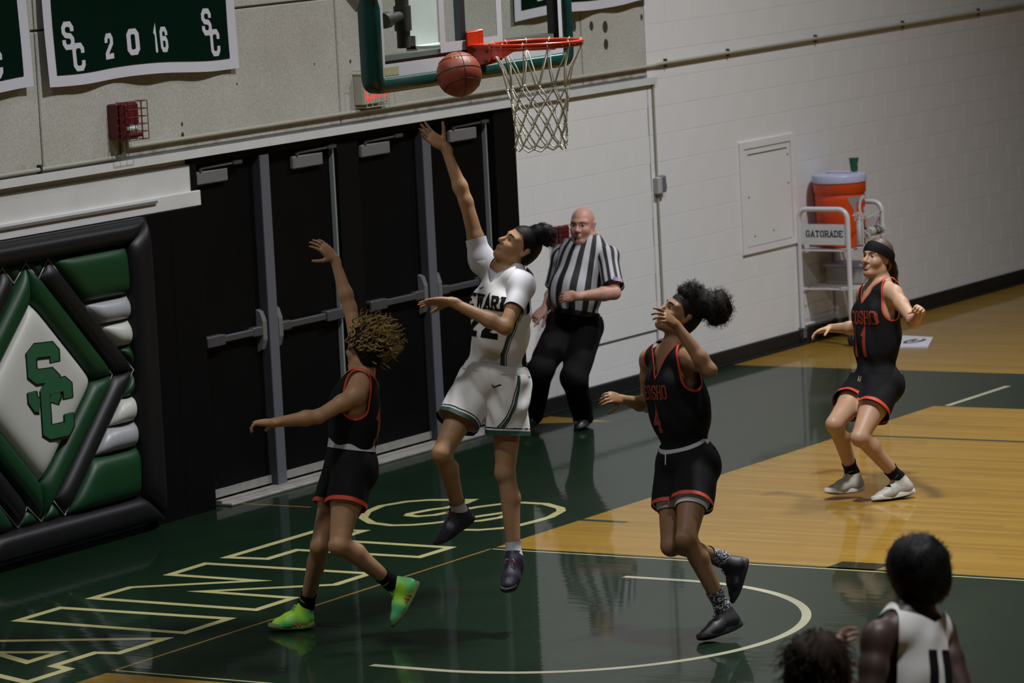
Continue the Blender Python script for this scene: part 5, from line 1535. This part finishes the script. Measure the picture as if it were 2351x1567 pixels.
b.waistband(WHITEJ, .020, .062, infl=.034, parent=sh_)
for nm, o0, wd, mm in (('hem_stripe', .033, .006, BLK),):
    v = b.sv; t = b.st; g = b.hemf(v); v2, t2 = clip(v, t, np.minimum(g-o0, o0+wd-g)); n2 = vnormals(v2, t2); b.part(nm, v2+n2*.0015, t2, mm, sh_)
ol = nrm(b.latp+b.fwdp*.45)
for off, wd, mm in ((0, .017, DKGREEN), (.018, .005, BLK)):
    pts = [(off*.2-.005, .02), (off-.0, -.06), (off+.012, -.13), (off+.035, -.20), (off+.065, -.255)]
    b.print_on('side_stripe', ribbon(pts, wd), J['pel']-b.fwdp*.01, b.fwdp, b.up, ol, mm, sh_, b.sht, off=.004)
b.print_on('shorts_mark', ribbon([(-.020, .004), (-.010, -.008), (.026, .010)], .006), J['pel']-b.up*.045+b.latp*.075, b.latp, b.up, b.fwdp, BLK, sh_, b.sht)
for sd in ('l', 'r'):
    so = b.sock(sd, SOCKW, .085)
    b.shoe(sd, mat('dark_plum_shoe', (.022, .019, .034), rough=.45, var=.25, vscale=20), mat('black_shoe_sole', (.010, .010, .012), rough=.6), mat('coral_laces', (.42, .09, .09), rough=.5))
b.done()

# ---------------------------------------------------------------- 2. the defender in green shoes
sk = skin_mat('tan_skin', (.38, .21, .11))
b = Body('green', 'person in black jersey and neon green shoes reaching up in front of the doors', sk,
    VV(-.80, .10, -.55), None, VV(.10, 1, .1),
    {'r': (VV(-.55, -.35, -.75), (.25, .3, .35, .4), dict(s=.95, thumb=(.5, .7, .4))),
     'l': (VV(-.2, -.8, -.3), (.10, .35, .55, .65), dict(s=1.02, thumb=(.7, .5, .5)))}, legk=1.03)
HB = mat('bleached_curly_hair', (.24, .17, .062), rough=.6, var=.7, vscale=14, spec=.2)
hc = b.hair_cap(HAIRD, .014, .05, -.09, noise=.003)
mb = MB(); A3 = (np.array(CAM_R), np.array(CAM_U), -np.array(CAM_F)); Ch = J = b.J['head']
fl = VV(.82, .62, .1)
R3, U3 = np.array(CAM_R), np.array(CAM_U)
ells = [(Ch+R3*.045+U3*.03, A3, (.085, .085, .08)), (b.ho(-.01, 0, .032), b.hA, (.104, .084, .098))]
v, q = surf([('e', e[0], e[1], e[2], .03) for e in ells[:1]], .006)
v = wrinkle(v, tri(q), .012, 60, nrm(fl), 4); hm = b.part('hair_mass', v, q, HAIRD)
rng = np.random.RandomState(5); made = 0
while made < 330:
    c, A, r = ells[rng.randint(2)]; u_ = nrm(rng.normal(0, 1, 3)); p = c+sum(A[k]*u_[k]*r[k] for k in range(3))
    if (p-Ch)@b.F > .06 or (p-Ch)@b.U < -.08: continue
    n_ = nrm(p-Ch); d = nrm(n_*.55+fl*(.75+.35*rng.rand())+rng.normal(0, .22, 3))
    helix(mb, p-d*.015, d, rng.uniform(.07, .135), rng.uniform(.006, .014), rng.uniform(.005, .0085), rng.uniform(1., 1.8), 10, 5, rng, .01); made += 1
mb.build('hair_curls', HB, b.root, smooth=True)
jr = b.jersey(BLACKJ, ORTRIM, neckv=(-.10, 2.0), back=(-.03, .9), hem=.04, arm=.064, drop=.062, trim_w=.010, infl=.016, wr=.008, loose=1.15)
J = b.J; mid = J['pel']+(J['neck']-J['pel'])*.55
b.print_on('back_number', text_quads('12', .17, .10, .035, .034), mid-b.up*.05, -b.latc, b.up, -b.fwdc, ORLET, jr, b.jt)
sh_ = b.shorts(BLACKJ, ORTRIM, frac=.49, flare=.110, top=.085, bw=.022, wr=.009, r0=.108)
b.waistband(BANDW, .072, .118, infl=.030, parent=sh_)
NEON = bpy.data.materials.new('neon_green_shoe'); n, l, bb = nodes(NEON)
tc = n.new('ShaderNodeTexCoord'); t_ = n.new('ShaderNodeTexNoise'); t_.inputs['Scale'].default_value = 7; l.new(tc.outputs['Object'], t_.inputs['Vector'])
cr = n.new('ShaderNodeValToRGB'); e = cr.color_ramp.elements; e[0].position = .40; e[0].color = (.12, .62, .22, 1); e[1].position = .58; e[1].color = (.38, .80, .05, 1)
l.new(t_.outputs['Fac'], cr.inputs['Fac']); l.new(cr.outputs['Color'], bb.inputs['Base Color']); bb.inputs['Roughness'].default_value = .45
for sd in ('l', 'r'):
    b.sock(sd, BLK, .075)
    sh2 = b.shoe(sd, NEON, mat('lime_tan_sole', (.20, .30, .09), rough=.55, var=.4, vscale=14), mat('lime_laces', (.36, .62, .08), rough=.5))
    he, to, an = J[sd+'heel'], J[sd+'toe'], J[sd+'an']; D = nrm(to-he); U = nrm((an-he)-((an-he)@D)*D); S = np.cross(U, D)
    if S@(-np.array(CAM_F)) < 0: S = -S
    mb = MB()
    for k in range(3): mb.obox(he+D*(.075+.022*k)+U*(.030)+S*.0395, (nrm(D*.5+U), S, nrm(np.cross(nrm(D*.5+U), S))), (.013, .003, .005))
    mb.build('shoe_stripes', mat('coral_stripe', (.55, .14, .05), rough=.5), sh2)
b.done()

# ---------------------------------------------------------------- 3. number 4
sk = skin_mat('medium_brown_skin', (.245, .130, .064))
b = Body('four', 'person in black jersey number 4 with puffed ponytail, one hand before the face', sk,
    VV(-.80, .48, .36), None, VV(.42, .90, .1),
    {'l': (VV(-.85, -.1, -.1), (.35, .55, .65, .7), dict(s=.95, thumb=(.6, .6, .4))),
     'r': (VV(.2, -.3, -.8), (.45, .7, .8, .85), dict(s=.95, thumb=(.6, .6, .5), splay=.05))}, legk=1.04)
b.brows(HAIRB); b.lips(mat('brown_lips', (.22, .085, .07)))
hc = b.hair_cap(HAIRD, .004, .058, -.08, noise=.0015)
A3 = (b.F, b.L, b.U); R3, U3 = np.array(CAM_R), np.array(CAM_U); Ch = b.J['head']
e1 = (b.ho(-.012, 0, .108), A3, (.078, .062, .045)); e2 = (Ch+R3*.185+U3*.035, (R3, U3, -np.array(CAM_F)), (.082, .092, .085)); e4 = (Ch+R3*.060+U3*.112, (R3, U3, -np.array(CAM_F)), (.060, .048, .055)); e3 = (Ch+R3*.10+U3*.045, (R3, U3, -np.array(CAM_F)), (.07, .055, .06))
v, q = surf([('e', *e1, .04), ('e', *e2, .05), ('e', *e3, .04), ('e', *e4, .03)], .006); v = wrinkle(v, tri(q), .014, 75, nrm(R3), 6); hp = b.part('hair_puff', v, q, HAIRD)
mb = MB(); curls(mb, [e1, e2, e3, e4], 1300, .034, .007, .0011, 8, turns=1.8, n=7); mb.build('hair_frizz', HAIRD, hp, smooth=True)
jr = b.jersey(BLACKJ, ORTRIM, neckv=(-.112, 1.75), back=(-.02, .8), hem=.035, arm=.074, drop=.09, trim_w=.0105, infl=.019, wr=.010, loose=1.24)
J = b.J; mid = J['pel']+(J['neck']-J['pel'])*.55
b.print_on('jersey_lettering', text_quads('NEOSHO', .074, .034, .0060, .0085, .006), mid+b.up*.055-b.latc*.022, b.latc, b.up, b.fwdc, ORLET, jr, b.jt)
b.print_on('jersey_number', text_quads('4', .140, .072, .0, .022), mid-b.up*.085-b.latc*.012, b.latc, b.up, b.fwdc, ORLET, jr, b.jt)
sh_ = b.shorts(BLACKJ, ORTRIM, frac=.52, flare=.112, top=.075, bw=.020, wr=.007, r0=.112, tilt=(0, .28))
b.waistband(BANDW, .058, .092, infl=.025, tilt=(0, .28), parent=sh_)
# white tights under the shorts
pr = []
for sd in ('l', 'r'):
    g = b.legs[sd]; v, q = surf(g[:2], .006, .007); t = tri(q); al = (v-J[sd+'hip'])@nrm(J[sd+'kn']-J[sd+'hip']); L_ = np.linalg.norm(J[sd+'kn']-J[sd+'hip'])
    v, t = clip(v, t, np.minimum(al-.3*L_, .578*L_-al)); b.part('under_short', v, t, WHITET)
mb = MB(); pb = J['pel']+b.up*.055+b.fwdp*.14
b.print_on('drawstring', ribbon([(0, .0), (.004, -.03), (.0, -.06)], .006), J['pel']+b.up*.045+b.fwdp*.0, b.latp, b.up, b.fwdp, WHITET, sh_, b.sht, off=.004)
SPK = bpy.data.materials.new('speckled_sock'); n, l, bb = nodes(SPK)
tc = n.new('ShaderNodeTexCoord'); vz = n.new('ShaderNodeTexNoise'); vz.inputs['Scale'].default_value = 130; l.new(tc.outputs['Object'], vz.inputs['Vector'])
cr = n.new('ShaderNodeValToRGB'); cr.color_ramp.interpolation = 'CONSTANT'; e = cr.color_ramp.elements; e[0].color = (.008, .008, .010, 1); e[1].position = .54; e[1].color = (.5, .5, .55, 1)
l.new(vz.outputs['Fac'], cr.inputs['Fac']); l.new(cr.outputs['Color'], bb.inputs['Base Color']); bb.inputs['Roughness'].default_value = .8
for sd in ('l', 'r'):
    b.sock(sd, SPK, .105); b.shoe(sd, mat('black_shoe_upper', (.009, .009, .011), rough=.55), mat('dark_grey_sole', (.022, .022, .025), rough=.6), mat('black_laces', (.004, .004, .004), rough=.8, spec=.1), sole_t=.032, collar=.038)
b.done()

# ---------------------------------------------------------------- 4. number 11 in black
sk = skin_mat('fair_skin', (.42, .25, .155))
b = Body('eleven', 'person in black jersey number 11 with wide headband beside the drink cart', sk,
    VV(-.72, .10, .68), None, VV(.05, 1, .05),
    {'l': (VV(-.5, -.6, .3), (1.1, 1.15, 1.2, 1.2), dict(s=.93, thumb=(.6, .4, .8), tc=.6, splay=.04)),
     'r': (VV(.1, -.9, .2), (.15, .3, .45, .55), dict(s=.95, thumb=(.7, .6, .4)))}, legk=1.04)
BRH = mat('brown_hair', (.075, .045, .026), rough=.5)
b.brows(mat('brown_brow', (.10, .06, .035)), .0026); b.lips(mat('rose_lips', (.30, .11, .10), rough=.4), .003, MOUTH)
hc = b.hair_cap(BRH, .007, .055, -.07, noise=.0015)
ho = b.ho; pr = [('e', ho(-.010, 0, .030), b.hA, (.096, .075, .088), .02), ('e', ho(-.03, 0, -.02), b.hA, (.068, .066, .075), .03)]
v, q = surf(pr, .005, .012); t = tri(q); d = v-b.J['head']; z = d@b.U-.42*(d@b.F)
v, t = clip(v, t, np.minimum(z+.002, .072-z)); b.part('headband', v, t, BLK)
mb = MB(); rng = np.random.RandomState(2)
for i in range(70):
    p0 = ho(-.105+rng.normal(0, .006), rng.normal(0, .014), .0+rng.normal(0, .010))
    pts = [p0]; 
    for k in range(1, 7): pts.append(p0+(-b.F*(.035*math.sin(k*.45))+b.U*(.012*math.sin(k*.6))-np.array((0, 0, 1))*.031*k)+rng.normal(0, .004, 3))
    mb.tube(pts, [.0045, .006, .006, .0055, .005, .004, .002], 5, caps=False)
mb.build('ponytail', BRH, b.root, smooth=True)
jr = b.jersey(BLACKJ, ORTRIM, neckv=(-.095, 1.6), back=(-.02, .8), hem=-.005, arm=.076, drop=.09, trim_w=.010, infl=.015, wr=.008, loose=1.08)
J = b.J; mid = J['pel']+(J['neck']-J['pel'])*.55
b.print_on('jersey_lettering', text_quads('NEOSHO', .082, .040, .0075, .0105, .007), mid+b.up*.055, b.latc, b.up, b.fwdc, ORLET, jr, b.jt)
b.print_on('jersey_number', text_quads('11', .165, .062, .03, .030), mid-b.up*.10+b.latc*.0, b.latc, b.up, b.fwdc, ORLET, jr, b.jt)
sh_ = b.shorts(BLACKJ, ORTRIM, frac=.50, flare=.116, top=.03, bw=.022, wr=.007, r0=.112)
b.print_on('drawstring', ribbon([(-.012, .0), (-.008, -.03)], .006)+ribbon([(.006, .0), (.004, -.035)], .006), J['pel']+b.up*.01, b.latp, b.up, b.fwdp, mat('tan_cord', (.3, .24, .14)), sh_, b.sht, off=.004)
GRS = mat('pale_grey_shoe', (.36, .35, .30), rough=.55, var=.2, vscale=25); WSO = mat('white_shoe_sole', (.58, .57, .54), rough=.5)
for sd in ('l', 'r'):
    b.sock(sd, BLK, .085); b.shoe(sd, GRS, WSO, mat('grey_laces', (.12, .12, .13)), sole_t=.032)
b.done()

# ---------------------------------------------------------------- 5. the referee
sk = skin_mat('ruddy_skin', (.50, .265, .205))
b = Body('ref', 'bald person in black and white striped shirt and black trousers by the wall', sk,
    VV(-.34, -.05, .92), None, VV(0, 1, .05),
    {'l': (VV(.1, -.5, -.8), (.35, .4, .45, .5), dict(s=1.08, thumb=(.7, .5, .3))),
     'r': (VV(.3, -.3, -.7), (.05, 1.1, 1.2, 1.2), dict(s=1.05, thumb=(.7, .4, .5)))}, male=True, belly=.045, hs=1.06, jaw=1.15, armk=1.12)
b.brows(mat('sandy_brow', (.16, .085, .06)), .0028); b.lips(mat('rose_lips', (.30, .11, .10)), .004, MOUTH)
J = b.J
STR = bpy.data.materials.new('black_white_stripes'); n, l, bb = nodes(STR)
at_ = n.new('ShaderNodeAttribute'); at_.attribute_name = 'stripe'
fr = n.new('ShaderNodeMath'); fr.operation = 'FRACT'; l.new(at_.outputs['Fac'], fr.inputs[0])
gt = n.new('ShaderNodeMath'); gt.operation = 'GREATER_THAN'; gt.inputs[1].default_value = .52; l.new(fr.outputs[0], gt.inputs[0])
mx = n.new('ShaderNodeMix'); mx.data_type = 'RGBA'; l.new(gt.outputs[0], mx.inputs['Factor']); mx.inputs['A'].default_value = (.46, .46, .50, 1); mx.inputs['B'].default_value = (.008, .008, .010, 1)
l.new(mx.outputs['Result'], bb.inputs['Base Color']); bb.inputs['Roughness'].default_value = .7
def with_stripe(o, val):
    a = o.data.attributes.new('stripe', 'FLOAT', 'POINT'); a.data.foreach_set('value', np.asarray(val, np.float32)); return o
v, q = surf(list(b.torso), .006, .016); t = tri(q); v = wrinkle(v, t, .006, 26, nrm(b.latc*.6+b.up*.6), 2)
x, y, z = b.loc(v)
f = np.minimum((v-J['pel'])@b.up-.035, (.045+.35*np.abs(x)-.03*(y > 0))-z)
v, t = clip(v, t, f); x, y, z = b.loc(v)
shirt = with_stripe(b.part('striped_shirt', v, t, STR), np.arctan2(x, y+.10)*.16/.0545+.05+8)
for sd in ('l', 'r'):
    sh, el = J[sd+'sh'], J[sd+'el']
    v, q = surf([('e', sh+(el-sh)*.02, (b.latc, b.fwdc, b.up), (.062, .062, .064), .04), ('c', sh, el, .060, .060, .03)], .006, .014); t = tri(q); v = wrinkle(v, t, .004, 30, b.up, 5)
    L_ = np.linalg.norm(el-sh); al = (v-sh)@nrm(el-sh); v, t = clip(v, t, .86*L_-al)
    al = (v-sh)@nrm(el-sh); v1, t1 = clip(v, t, .80*L_-al); v2, t2 = clip(v, t, al-.80*L_)
    ax_ = nrm(el-sh); e1_ = nrm(b.fwdc-(b.fwdc@ax_)*ax_); e2_ = np.cross(ax_, e1_)
    with_stripe(b.part('sleeve', v1, t1, STR, shirt), (np.arctan2((v1-sh)@e2_, (v1-sh)@e1_)*.075/.05)+10.3); n2 = vnormals(v2, t2); b.part('sleeve_cuff', v2+n2*.002, t2, BLK, shirt)
    if sd == 'l':
        tr_ = BVHTree.FromPolygons([tuple(a) for a in v], [tuple(a) for a in t.tolist()])
        org = sh+(el-sh)*.70; outd = nrm(VV(.45, .1, .85)); uy = nrm(-ax_-( -ax_@outd)*outd); ux = np.cross(uy, outd)
        if ux@np.array(CAM_R) < 0: ux = -ux
        FL = dict(r=mat('flag_red', (.42, .16, .20)), w=mat('flag_white', (.5, .46, .48)), u=mat('flag_blue', (.10, .09, .28)))
        for k in range(7):
            zc = -.019+.0063*k
            b.print_on('flag_patch', [[(-.033, zc-.0032), (.033, zc-.0032), (.033, zc+.0032), (-.033, zc+.0032)]], org, ux, uy, outd, FL['r' if k % 2 == 0 else 'w'], shirt, tr_, off=.003)
        b.print_on('flag_patch', [[(-.033, .0), (-.002, .0), (-.002, .0225), (-.033, .0225)]], org, ux, uy, outd, FL['u'], shirt, tr_, off=.0042)
# collar
nb = J['neck']+b.up*.02
v, q = surf(b.neckp, .005, .018); t = tri(q); d = v-J['neck']; z = d@b.up; y = d@b.fwdc
v, t = clip(v, t, np.minimum(z+.01, .068-.55*y-z)); b.part('shirt_collar', v, t, BLK, shirt)
mb = MB(); mb.tube([b.ho(.098, -.004, -.068), b.ho(.125, -.008, -.076)], .006, 8); mb.tube([b.ho(.118, -.008, -.074), b.ho(.124, -.008, -.088)], .007, 8)
mb.build('whistle', BLK, b.root, smooth=True)
# trousers and belt
pr = list(b.torso[:2])+[p for p in b.torso if p[0] == 'e' and (np.asarray(p[1])-J['pel'])@b.up < 0]
for sd in ('l', 'r'):
    h_, kn, an = J[sd+'hip'], J[sd+'kn'], J[sd+'an']
    pr += [('c', h_, kn, .105, .080, .04), ('c', kn, an+(an-kn)*.02, .080, .064, .03)]
v, q = surf(pr, .0065, .010); t = tri(q); v = wrinkle(v, t, .008, 22, nrm(b.up+b.latp*.4), 11)
f = .05-(v-J['pel'])@b.up
for sd in ('l', 'r'):
    kn, an = J[sd+'kn'], J[sd+'an']; d, tt = segdist(v, kn, an); al = (v-kn)@nrm(an-kn); L_ = np.linalg.norm(an-kn)
    f = np.where((tt > .5) & (d < .12), np.minimum(f, L_-.0-al), f)
v, t = clip(v, t, f); TR = mat('black_trouser_cloth', (.0045, .0045, .005), rough=.85, spec=.12); tr = b.part('trousers', v, t, TR)
b.waistband(mat('black_belt', (.008, .008, .008), rough=.35), .035, .07, infl=.024, name='belt', parent=tr)
for sd in ('l', 'r'): b.shoe(sd, mat('black_leather_shoe', (.012, .012, .014), rough=.35), mat('black_shoe_sole', (.010, .010, .012)), BLK, w=.048)
b.done()

# ---------------------------------------------------------------- 6. number 11 in white, near the lens
sk = skin_mat('dark_brown_skin', (.050, .027, .020))
b = Body('fg', 'person seen from behind in white jersey number 11 with round black hair', sk,
    VV(-.22, .02, -.95), None, VV(0, 1, .05),
    {'l': (VV(.9, 0, 0), (.3, .3, .35, .4), dict(s=.95)), 'r': (VV(-.9, 0, 0), (.3, .3, .35, .4), dict(s=.95))}, armk=1.15)
A3 = (np.array(CAM_R), np.array(CAM_U), -np.array(CAM_F)); Ch = b.J['head']
e1 = (Ch+np.array(CAM_U)*.030+np.array(CAM_F)*-.012, A3, (.112, .112, .112)); e2 = (Ch-np.array(CAM_U)*.035+np.array(CAM_R)*.012-np.array(CAM_F)*.030, A3, (.092, .075, .085))
v, q = surf([('e', *e1, .03), ('e', *e2, .04)], .006); v = wrinkle(v, tri(q), .006, 90, np.array(CAM_R), 2); hp = b.part('hair', v, q, HAIRB)
mb = MB(); curls(mb, [e1, e2], 1500, .020, .005, .0011, 12, turns=1.5, n=6); mb.build('hair_curls', HAIRB, hp, smooth=True)
jr = b.jersey(WHITEJ, None, neckv=(-.12, 2.0), back=(-.025, .35), hem=-.02, arm=.084, drop=.14, infl=.016, wr=.010, trim_w=0)
J = b.J; mid = J['pel']+(J['neck']-J['pel'])*.55
b.print_on('back_number', [[(-.075+dx, -.10), (-.075+w_+dx, -.10), (-.055+w_+dx, .10), (-.062+dx, .10)] for dx, w_ in ((0, .042), (.082, .052))], mid+b.up*.02, -b.latc, b.up, -b.fwdc, BLK, jr, b.jt)
sh_ = b.shorts(WHITEJ, DKGREEN, frac=.6, flare=.125, top=.0, infl=.02, r0=.112)
for sd in ('l', 'r'): b.sock(sd, SOCKW, .10); b.shoe(sd, mat('black_shoe_upper', (.009, .009, .011)), mat('black_shoe_sole', (.010, .010, .012)), BLK)
b.done()

# ---------------------------------------------------------------- 7. brown haired person at the lower edge
sk = skin_mat('brown_fair_skin', (.26, .15, .105))
b = Body('fan', 'brown haired person at the bottom edge with one open hand raised', sk,
    VV(.35, .10, -.92), None, VV(0, 1, .05),
    {'l': (VV(.9, 0, 0), (.3, .3, .35, .4), dict(s=.95)), 'r': (VV(.75, .1, .1), (.35, .45, .5, .55), dict(s=.92, thumb=(.5, .8, .4), splay=.18))})
A3 = (np.array(CAM_R), np.array(CAM_U), -np.array(CAM_F)); Ch = b.J['head']
UB = mat('umber_hair', (.026, .016, .010), rough=.7, var=.5, vscale=25, spec=.12)
e1 = (Ch+np.array(CAM_U)*.036-np.array(CAM_R)*.005, A3, (.106, .100, .112)); e2 = (Ch-np.array(CAM_U)*.06-np.array(CAM_F)*.015, A3, (.108, .10, .09))
v, q = surf([('e', *e1, .03), ('e', *e2, .05)], .006); v = wrinkle(v, tri(q), .010, 50, np.array(CAM_R), 9); hp = b.part('hair', v, q, UB)
mb = MB(); curls(mb, [e1, e2], 420, .055, .006, .0026, 13, bias=-np.array(CAM_U), turns=.8, n=7, sides=4, biasw=1.3); mb.build('hair_locks', UB, hp, smooth=True)
GT = mat('grey_tee', (.30, .31, .34), rough=.8)
pr = list(b.torso)
for sd in ('l', 'r'):
    sh, el = b.J[sd+'sh'], b.J[sd+'el']; pr += [('e', sh, (b.latc, b.fwdc, b.up), (.058, .056, .06), .04), ('c', sh, sh+(el-sh)*.62, .052, .052, .03)]
v, q = surf(pr, .007, .014); t = tri(q); x, y, z = b.loc(v); f = np.minimum((v-b.J['pel'])@b.up+.06, (.02+.6*np.abs(x))-z)
v, t = clip(v, t, f); b.part('tee_shirt', v, t, GT)
pr = list(b.torso[:1])+[p for p in b.torso if p[0] == 'e' and (np.asarray(p[1])-b.J['pel'])@b.up < 0]
for sd in ('l', 'r'): pr += [('c', b.J[sd+'hip'], b.J[sd+'kn'], .096, .068, .04), ('c', b.J[sd+'kn'], b.J[sd+'an'], .066, .052, .03)]
v, q = surf(pr, .008, .008); t = tri(q); v, t = clip(v, t, .06-(v-b.J['pel'])@b.up); b.part('trousers', v, t, mat('dark_denim', (.02, .022, .032), rough=.8))
for sd in ('l', 'r'): b.shoe(sd, mat('black_shoe_upper', (.009, .009, .011)), mat('black_shoe_sole', (.010, .010, .012)), BLK)
b.done()
for r in [o for o in bpy.data.objects if o.type=="EMPTY" and o.parent is None]: adopt(r)
